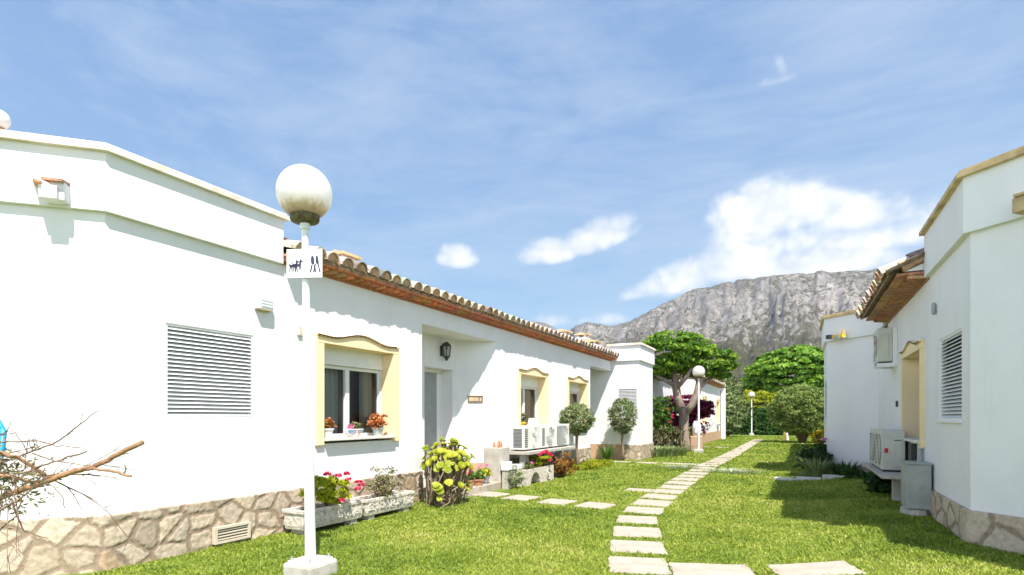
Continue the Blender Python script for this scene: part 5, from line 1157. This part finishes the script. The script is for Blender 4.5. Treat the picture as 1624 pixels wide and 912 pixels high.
def spreading_tree():
    b = Vector((-4.33,24.5,0)); t = thing('spreading_tree', 'spreading umbrella tree with forked grey trunk beside the second lamp', 'tree', b); ca, sa = cos(YAW), sin(YAW)
    w = lambda xc, zc, z: Vector((xc*ca-zc*sa, xc*sa+zc*ca, z))
    X0 = 7.24; Zc = 23.8
    mb = MB(); T_ = lambda pts, r: mb.tube([w(X0+a, Zc+d, z) for a, d, z in pts], r, 10)
    T_([(0,0,-.1),(-.02,0,.4),(-.06,0,.9),(-.05,0,1.45),(-.10,0,1.8)], [.27,.21,.19,.20,.19])
    T_([(-.08,0,1.6),(-.28,.1,2.2),(-.36,.1,2.75),(-.40,.2,3.3),(-.3,.3,3.9)], [.19,.17,.16,.13,.07])
    T_([(-.05,0,1.5),(.28,-.1,1.95),(.45,-.2,2.45),(.55,-.2,3.0),(.75,-.1,3.5),(.9,0,4.0)], [.16,.15,.14,.12,.09,.05])
    T_([(-.36,.1,2.7),(-.8,.0,2.95),(-1.15,-.1,3.1),(-1.4,0,3.3)], [.10,.09,.07,.04]); T_([(-.36,.1,2.6),(-.05,-.3,3.05),(.2,-.4,3.5)], [.11,.09,.05])
    T_([(.5,-.2,2.6),(.95,.1,2.95),(1.4,.2,3.2),(1.8,.2,3.5)], [.10,.08,.06,.04]); T_([(-.38,.1,3.0),(-.6,.5,3.4),(-.8,.7,3.7)], [.09,.07,.04]); T_([(.5,-.2,2.9),(.4,.5,3.3),(.5,1.0,3.8)], [.09,.06,.04])
    mb.build('trunk', M['barkgrey'], t, smooth=True)
    Ps = []
    for k, (a, d, z, rad, n) in enumerate((( -.62,0,4.08,(1.22,1.25,.86),120),(-1.15,.2,3.45,(.75,.9,.5),44),(.15,.3,4.15,(.95,1.2,.72),80),(1.05,.1,3.72,(.98,1.1,.68),84),(1.55,.2,3.4,(.5,.6,.38),26),(-.4,.9,3.6,(1.2,.8,.6),60))):
        c = w(X0+a, Zc+d, z); Ps.append(clumps(c, (rad[0],rad[1],rad[2]), n, .26, 38, .72, 2.75, 60+k, .75))
    P, Q, T = [np.concatenate(x) for x in zip(*Ps)]; foliage('crown', L['tree'], t, P, Q, .17, .45, .55, T)
M['barkgrey'] = mat('grey_bark', (.35,.27,.22), (.22,.17,.14), 5, .9, .8, 18, stretch=(2,2,.6), dist=.03)
spreading_tree()
def dome_tree():
    t = thing('dome_tree', 'big dense dome shaped green tree behind the round shrub', 'tree', (-.6,52,0)); x, y = .1, 54.5
    mb = MB(); mb.tube([(x,y,-.1),(x+.1,y,1.5),(x-.1,y,3.2),(x,y,5)], [.35,.28,.25,.12], 10)
    for k in range(9): a = k*.7; mb.tube([(x,y,2.4+.1*k),(x+1.6*cos(a),y+1.6*sin(a),3.8),(x+2.9*cos(a),y+2.9*sin(a),4.6)], [.14,.09,.04], 7)
    mb.build('trunk', M['bark'], t, smooth=True)
    P, Q, T = clumps((x,y,4.8), (4.5,3.9,2.65), 760, .52, 36, .74, 3.0, 71, .55); foliage('crown', L['dome'], t, P, Q, .34, .62, .35, T)
dome_tree()
def round_shrub():
    x, y = .05, 35.2; t = thing('round_shrub', 'rounded multi stemmed shrub with silvery green top beside the far right house', 'shrub', (x,y,0))
    P, Q, T = clumps((x,y,1.75), (1.62,1.6,1.42), 560, .25, 36, .72, .50, 81); foliage('foliage', L['shrub'], t, P, Q, .14, .34, .8, T)
    stems('stem', t, (x,y,-.05), [(x+1.0*cos(a)*random.uniform(.4,1), y+1.0*sin(a)*random.uniform(.4,1), random.uniform(1,1.9)) for a in np.linspace(0,6.2,22)], .06, .02, 'bark', 7)
round_shrub()
def generic(name, label, cat, x, y, zc_, rad, m, n, cr, per, size, aspect, seed, shell=.6, zmin=.02, group=None, trunk=None, jit=.7, flat=1):
    t = thing(name, label, cat, (x,y,0), group); P, Q, T = clumps((x,y,zc_), rad, n, cr, per, shell, zmin, seed, flat); foliage('crown' if trunk else 'foliage', L[m], t, P, Q, size, aspect, jit, T)
    if trunk:
        mb = MB(); mb.tube([(x,y,-.1),(x+.05,y,zc_*.5),(x,y,zc_+rad[2]*.4)], [trunk,trunk*.75,trunk*.2], 8)
        for k in range(6): a = k*1.05; mb.tube([(x,y,zc_*.45+.1*k),(x+rad[0]*.6*cos(a),y+rad[1]*.6*sin(a),zc_+.1*k)], [trunk*.5,trunk*.15], 6)
        mb.build('trunk', M['bark'], t, smooth=True)
    else: stems('stem', t, (x,y,-.05), [(x+random.uniform(-.6,.6)*rad[0], y+random.uniform(-.6,.6)*rad[1], zc_+random.uniform(-.3,.4)*rad[2]) for _ in range(10)], .03, .01, 'stem')
    return t
o_ = generic('oleander_bush', 'tall thin green bush with few scarlet flowers beside the shuttered white block', 'bush', -5.15,23.6,1.15,(.62,.5,1.15),'mid',130,.16,26,.15,.26,91,.35)
flowers('flowers', L['redfl'], o_, [(-4.62,23.4,1.5),(-4.6,23.3,1.38),(-4.7,23.3,1.2),(-4.75,23.2,1.72)], .08, 26, .06)
dl = np.array((-5.0,23.3,0))+np.stack([RNG.normal(size=420)*.4, RNG.normal(size=420)*.2, RNG.random(420)*1.0], 1); foliage('dead_leaves', L['dry'], o_, dl, RNG.normal(size=(420,3))*np.array((1,1,.2)), .30, .10, .3)
bg_ = generic('bougainvillea', 'dark magenta bougainvillea mass behind the forked tree trunk', 'bush', -5.2,27.6,1.25,(1.35,.8,1.3),'boug',240,.22,30,.14,.62,92,.45)
bs = MB()
for k in range(7): bs.tube([(-5.0+.1*k,26.6,0),(-4.9+.16*k,26.5,.5),(-4.85+.24*k,26.45,random.uniform(.8,1.3))], [.03,.02,.006], 6)
bs.build('bare_stem', M['barkgrey'], bg_, smooth=True)
P, Q, T = clumps((-3.95,26.9,1.75), (.5,.4,.45), 40, .2, 26, .4, None, 93); foliage('hanging_bracts', L['boug'], bg_, P, Q, .14, .62, .6, T)
PL = thing('clay_pillar', 'short salmon pillar with a rubble stone base right beside the second lamp', 'pillar', (-3.85,24.8,0))
mb = MB(); mb.box(-4.12,-3.66,24.55,25.0,-.02,.62); mb.build('pillar_base', M['terra'], PL, bevel=.03); mb = MB(); mb.lathe([(0,.62),(.16,.62),(.2,.8),(.17,1.1),(.1,1.25),(0,1.25)], (-3.9,24.8,0), 14); mb.build('pillar_top', M['pink'], PL, smooth=True)
generic('grey_shrub', 'small grey leaved shrub at the foot of the salmon pillar', 'shrub', -4.25,24.9,.5,(.25,.25,.5),'olive',40,.12,20,.10,.4,94,.4)

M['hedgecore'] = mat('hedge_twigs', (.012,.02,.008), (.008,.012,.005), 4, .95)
HG = thing('clipped_hedge', 'tall dark clipped hedge closing the far end of the lawn', 'hedge', (-2,50,0)); n = 9000
# top and front of a long clipped hedge
xs = RNG.uniform(-7.5, 3.5, n); fz = RNG.random(n)
front = RNG.random(n) < .72
P = np.where(front[:,None], np.stack([xs, 48.9+RNG.normal(size=n)*.10+.25*(fbm(xs*1.4, fz*3, 3)-.45), fz*2.05], 1), np.stack([xs, 48.9+RNG.random(n)*1.6, 2.05+RNG.normal(size=n)*.06+.15*(fbm(xs*1.2, xs*0+3, 3)-.45)], 1))
Q = np.where(front[:,None], np.array([0,-1,.15]), np.array([0,-.1,1.])); foliage('foliage', L['hedge'], HG, P, Q, .19, .5, .5)
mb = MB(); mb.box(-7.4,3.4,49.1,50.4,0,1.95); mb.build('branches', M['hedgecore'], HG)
G_ = 'trees and shrubs beyond the far lawn'
generic('olive_shrub', 'grey green olive shrub beside the corner of the distant left house', 'shrub', -4.7,43.5,1.7,(1.5,1.3,1.75),'olive',260,.28,26,.17,.4,101,.6, group=G_)
generic('loose_tree', 'tall loose greyish tree above the distant left house corner', 'tree', -7.2,58,3.6,(2.6,2,2.9),'olive',300,.45,26,.26,.42,102,.6,group=G_,trunk=.16)
generic('lime_tree', 'bright yellow green tree behind the hedge, left of the dome tree', 'tree', -3.3,51.0,2.25,(2.2,.6,1.3),'lime',260,.36,26,.25,.42,103,.6,group=G_,trunk=.14)
generic('lime_tree', 'green yellow bush over the hedge under the dome tree', 'tree', -.3,51.2,2.2,(2.0,.6,1.0),'mid',200,.36,26,.25,.42,104,.6,group=G_,trunk=.14)
generic('conifer', 'dark conifer rising behind the dome tree by the far right house', 'conifer', 2.5,60,4.2,(1.7,1.7,4.6),'hedge',300,.4,24,.3,.2,105,.4,group=G_,trunk=.2)
generic('round_tree', 'dark round tree behind the far right house', 'tree', 6.5,56,3.4,(3.0,2.4,2.6),'tree',260,.5,26,.32,.5,106,.7,group=G_,trunk=.2)
generic('loose_tree', 'olive green tree between the spreading tree and the dome tree, low on the hillside', 'tree', -8.5,70,3.4,(3.8,2.5,2.7),'olive',300,.55,26,.34,.45,107,.6,group=G_,trunk=.2)
generic('round_tree', 'green tree far behind the second left house roof', 'tree', -22,66,2.6,(3.5,2.5,2.5),'tree',200,.55,26,.36,.45,108,.6,group=G_,trunk=.2)
generic('yellow_bush', 'yellow flowering bush at the corner of the far right house', 'bush', 1.05,33.0,.35,(.55,.5,.34),'yellowfl',70,.2,24,.13,.6,109,.5)
YP = thing('marker_post', 'small yellow wooden post in the lawn left of the round shrub', 'post', (-.8,38.6,0)); mb = MB(); mb.tube([(-.95,38.7,-.05),(-.86,38.6,.7)], .07, 8); mb.build('post', M['yellowwood'], YP); mb = MB(); mb.tube([(-.72,38.6,-.05),(-.78,38.6,.45)], .08, 8); mb.build('short_post', M['pink'], YP)
# ================================================================= mountain
def mountain():
    PR = [(-60,.10),(-40.15,.11),(-34,.1286),(-27.68,.1462),(-26.3,.158),(-24.82,.1706),(-23.37,.1659),(-22.61,.1559),(-21.79,.148),(-21.03,.1521),(-20.59,.162),(-19.15,.1659),(-17.29,.1596),(-15.15,.1672),(-12.73,.187),(-11.55,.1967),(-9.79,.214),(-7.5,.2186),(-6.38,.2222),(-4.4,.2263),(-4.13,.2228),(-3.64,.2261),(-1.54,.2294),(2.95,.223),(5.28,.2195),(5.96,.2197),(7.93,.2093),(10.41,.1993),(14.22,.1812),(17.63,.1518),(25.87,.0952),(40,.06)]
    na, nr = 620, 240; az = np.linspace(-52, 34, na); tl = np.interp(az, [p[0] for p in PR], [p[1] for p in PR])
    k = np.ones(5)/5; tl = np.convolve(np.pad(tl, 2, mode='edge'), k, 'valid')
    far = np.interp(az, [-60,-24.6,-21.6,-20.6,-16,0,40],[2600,2600,2600,1700,1450,1300,1500])
    t = np.linspace(0, 1.25, nr); A, T_ = np.meshgrid(np.radians(az), t); Rr = np.interp(A, np.radians(az), far); top = np.interp(A, np.radians(az), tl)
    r = 230+(Rr-230)*np.minimum(T_, 1)+np.maximum(T_-1, 0)*900
    X = np.sin(A)*r; Y = np.cos(A)*r
    ridge = Rr*top
    # gentle scree, then steep rock walls under a rounded top
    prof = np.interp(T_, [0,.25,.50,.60,.70,.80,.90,.96,1.0,1.1,1.25], [0,.10,.28,.36,.50,.66,.84,.94,1.0,.9,.6])
    amp = sstep(.08,.5,T_)*(1-.93*sstep(.86,1.0,T_)); sk = A*1000
    rid = lambda x, y, o: sum((1-np.abs(2*vnoise(x*2**i+31*i, y*2**i+7*i)-1))**2*.5**(i+1) for i in range(o))
    gul = rid(sk/46+.25*fbm(T_*7, sk/60, 3), T_*3.2, 5); rock = rid(X/105, Y/105, 6); fineN = fbm(X/14, Y/14, 4); ledge = np.sin(T_*70+6*fbm(sk/70, T_*2, 3))
    Z = 2+ridge*prof*(1+amp*.56*(gul-.55)) + amp*(rock-.5)*44 + amp*(fineN-.45)*10 + amp*ledge*4.5 + (fineN-.45)*3*sstep(.1,.3,T_)
    # keep every point under the sky line
    lim = (r*top)+1.4-np.where(T_<1, (1-T_)*6, 0); lim = np.where(T_ <= 1, lim*(np.minimum(1, .02+T_*3)), lim); jag = (fbm(sk/7, sk*0+2, 4)-.45)*11+(fbm(sk/26, sk*0+5, 3)-.45)*9
    Z = np.where(T_ > .9, np.minimum(Z, lim+jag), np.minimum(Z, lim*.99))
    V = np.stack([X, Y, Z], -1).reshape(-1,3); i, j = np.meshgrid(np.arange(na-1), np.arange(nr-1)); a = (j*na+i).ravel(); Fc = np.stack([a, a+1, a+na+1, a+na], 1)
    m, nt, P, out = newmat('limestone_mountain'); P.inputs['Roughness'].default_value = .95; P.inputs['Specular IOR Level'].default_value = .05
    tc = N(nt, 'ShaderNodeTexCoord'); geo = N(nt, 'ShaderNodeNewGeometry')
    def ns(sc, det, ro=.65):
        n = N(nt, 'ShaderNodeTexNoise', i_Scale=sc, i_Detail=det, i_Roughness=ro); nt.links.new(tc.outputs['Object'], n.inputs['Vector']); return n.outputs['Fac']
    def mt(op, a, b): 
        n = N(nt, 'ShaderNodeMath', operation=op)
        for i, x in enumerate((a, b)):
            if isinstance(x, (int,float)): n.inputs[i].default_value = x
            else: nt.links.new(x, n.inputs[i])
        return n.outputs[0]
    r1 = ramp(nt, [(.36,(.085,.083,.085)),(.46,(.205,.19,.178)),(.60,(.385,.352,.325))]); nt.links.new(mt('ADD', mt('MULTIPLY', ns(.07,9,.75), .62), mt('MULTIPLY', ns(.0085,4,.5), .38)), r1.inputs[0])  # broad noise darkens the rock colour in place of a cloud's shadow
    veg = ramp(nt, [(.3,(.05,.052,.035)),(.7,(.13,.12,.075))]); nt.links.new(ns(.06,5), veg.inputs[0])
    sep = N(nt, 'ShaderNodeSeparateXYZ'); nt.links.new(geo.outputs['Normal'], sep.inputs[0]); pz = N(nt, 'ShaderNodeSeparateXYZ'); nt.links.new(tc.outputs['Object'], pz.inputs[0])
    low = N(nt, 'ShaderNodeMapRange'); low.inputs[1].default_value = 60; low.inputs[2].default_value = 190; low.inputs[3].default_value = .17; low.inputs[4].default_value = -.02; nt.links.new(pz.outputs[2], low.inputs[0])
    q = mt('ADD', mt('ADD', mt('MULTIPLY', sep.outputs[2], .30), low.outputs[0]), mt('MULTIPLY', ns(.10,9,.75), 1.0))
    vm = N(nt, 'ShaderNodeMapRange'); vm.inputs[1].default_value = .70; vm.inputs[2].default_value = .77; nt.links.new(q, vm.inputs[0])
    mx = N(nt, 'ShaderNodeMix', data_type='RGBA'); nt.links.new(vm.outputs[0], mx.inputs['Factor']); nt.links.new(r1.outputs[0], mx.inputs['A']); nt.links.new(veg.outputs[0], mx.inputs['B'])
    nt.links.new(mx.outputs['Result'], P.inputs['Base Color'])
    b = N(nt, 'ShaderNodeBump', i_Strength=1.0, i_Distance=9.0); nt.links.new(ns(.09,8,.7), b.inputs['Height']); nt.links.new(b.outputs[0], P.inputs['Normal'])
    o = npmesh('mountain', V, Fc, m, smooth=True); o['kind'] = 'structure'; return o
mountain()
# ================================================================= grass blades
def grass():
    n = 640000; rg = np.random.default_rng(77)
    a = np.radians(rg.uniform(-72, 24, n)); r = 4.2*np.exp(rg.random(n)*np.log(46/4.2)); x = np.sin(a)*r; y = np.cos(a)*r
    k = (x > -5.62)&((x < 1.44)|((y < 7.2)&(x < 2.2)))&(y > .5)
    k &= ~((x < -5.0)&(y > 7.75)&(y < 10.4)); k &= ~((x > 1.47+(6.95-y))&(y < 6.95)); k &= ~((x < -4.72)&(y > 18.45)&(y < 20.4)); k &= ~((x < -4.65)&(y > 29)); k &= ~((x > .55)&(y > 15.1)&(y < 17.2))
    k &= ~((x < -5.22)&(y > 4.85)&(y < 7.0)); k &= ~((x > -.05)&(y > 13.75)&(y < 16)); k &= y < 48
    for (sx, sy, rz, w, l) in STONES:
        c, s_ = cos(rz), sin(rz); dx, dy = x-sx, y-sy; k &= ~((np.abs(dx*c+dy*s_) < w/2-.012+.02*rg.normal(size=n))&(np.abs(-dx*s_+dy*c) < l/2-.012+.02*rg.normal(size=n)))
    k &= ~((np.abs(x+3.885) < .165)&(np.abs(y-3.70) < .165))
    # worn and thicker patches
    dens = fbm(x*1.1, y*1.1, 4); k &= rg.random(n) < .55+1.1*dens
    x, y, r, dens = x[k], y[k], r[k], dens[k]; n = len(x); z = ground_z(x, y)
    tuft = fbm(x*3.2+9, y*3.2, 3); hgt = (.012+.030*tuft)*rg.uniform(.6,1.35,n)*(1+.012*r); wd = .0048*np.maximum(1, r/5.5)*rg.uniform(.7,1.3,n)
    th = rg.uniform(0, 2*pi, n); lean = rg.uniform(.3,1.5,n)*hgt; la = rg.uniform(0, 2*pi, n)
    B = np.stack([x, y, z-.004], 1); s_ = np.stack([np.cos(th), np.sin(th), 0*th], 1)*wd[:,None]; tip = B+np.stack([np.cos(la)*lean, np.sin(la)*lean, hgt], 1); mid = B*.5+tip*.5+np.stack([0*x,0*x,hgt*.16], 1)
    V = np.stack([B-s_, B+s_, mid+s_*.8, mid-s_*.8, tip], 1).reshape(-1,3); i = np.arange(n)*5
    F3 = np.concatenate([np.stack([i,i+1,i+2],1), np.stack([i,i+2,i+3],1), np.stack([i+3,i+2,i+4],1)])
    c = np.clip(.42+.9*(fbm(x*.9+3, y*.9, 4)-.47)+.55*(fbm(x*5, y*5+8, 3)-.45)+rg.normal(size=n)*.17, 0, 1); c = np.concatenate([c,c,c])
    o = npmesh('grass', V, F3, L['grass'], fcol=np.stack([c]*3,1)); o['kind'] = 'stuff'; o['label'] = 'short sunlit lawn grass between the houses'; o['category'] = 'grass'
grass()

# ================================================================= the air itself
hz_ = MB(); hz_.box(-2500,2500,-300,2950,-1,520); 
hm = bpy.data.materials.new('haze_air'); hm.use_nodes = True; hn = hm.node_tree; hn.nodes.remove(hn.nodes['Principled BSDF'])
pv = N(hn, 'ShaderNodeVolumePrincipled'); pv.inputs['Color'].default_value = (.80,.88,1,1); pv.inputs['Density'].default_value = .00008; pv.inputs['Anisotropy'].default_value = .2
hn.links.new(pv.outputs[0], hn.nodes['Material Output'].inputs['Volume']); ho = hz_.build('haze', hm); ho['kind'] = 'stuff'; ho['label'] = 'thin blue haze between the lawn and the mountain'; ho['category'] = 'haze'
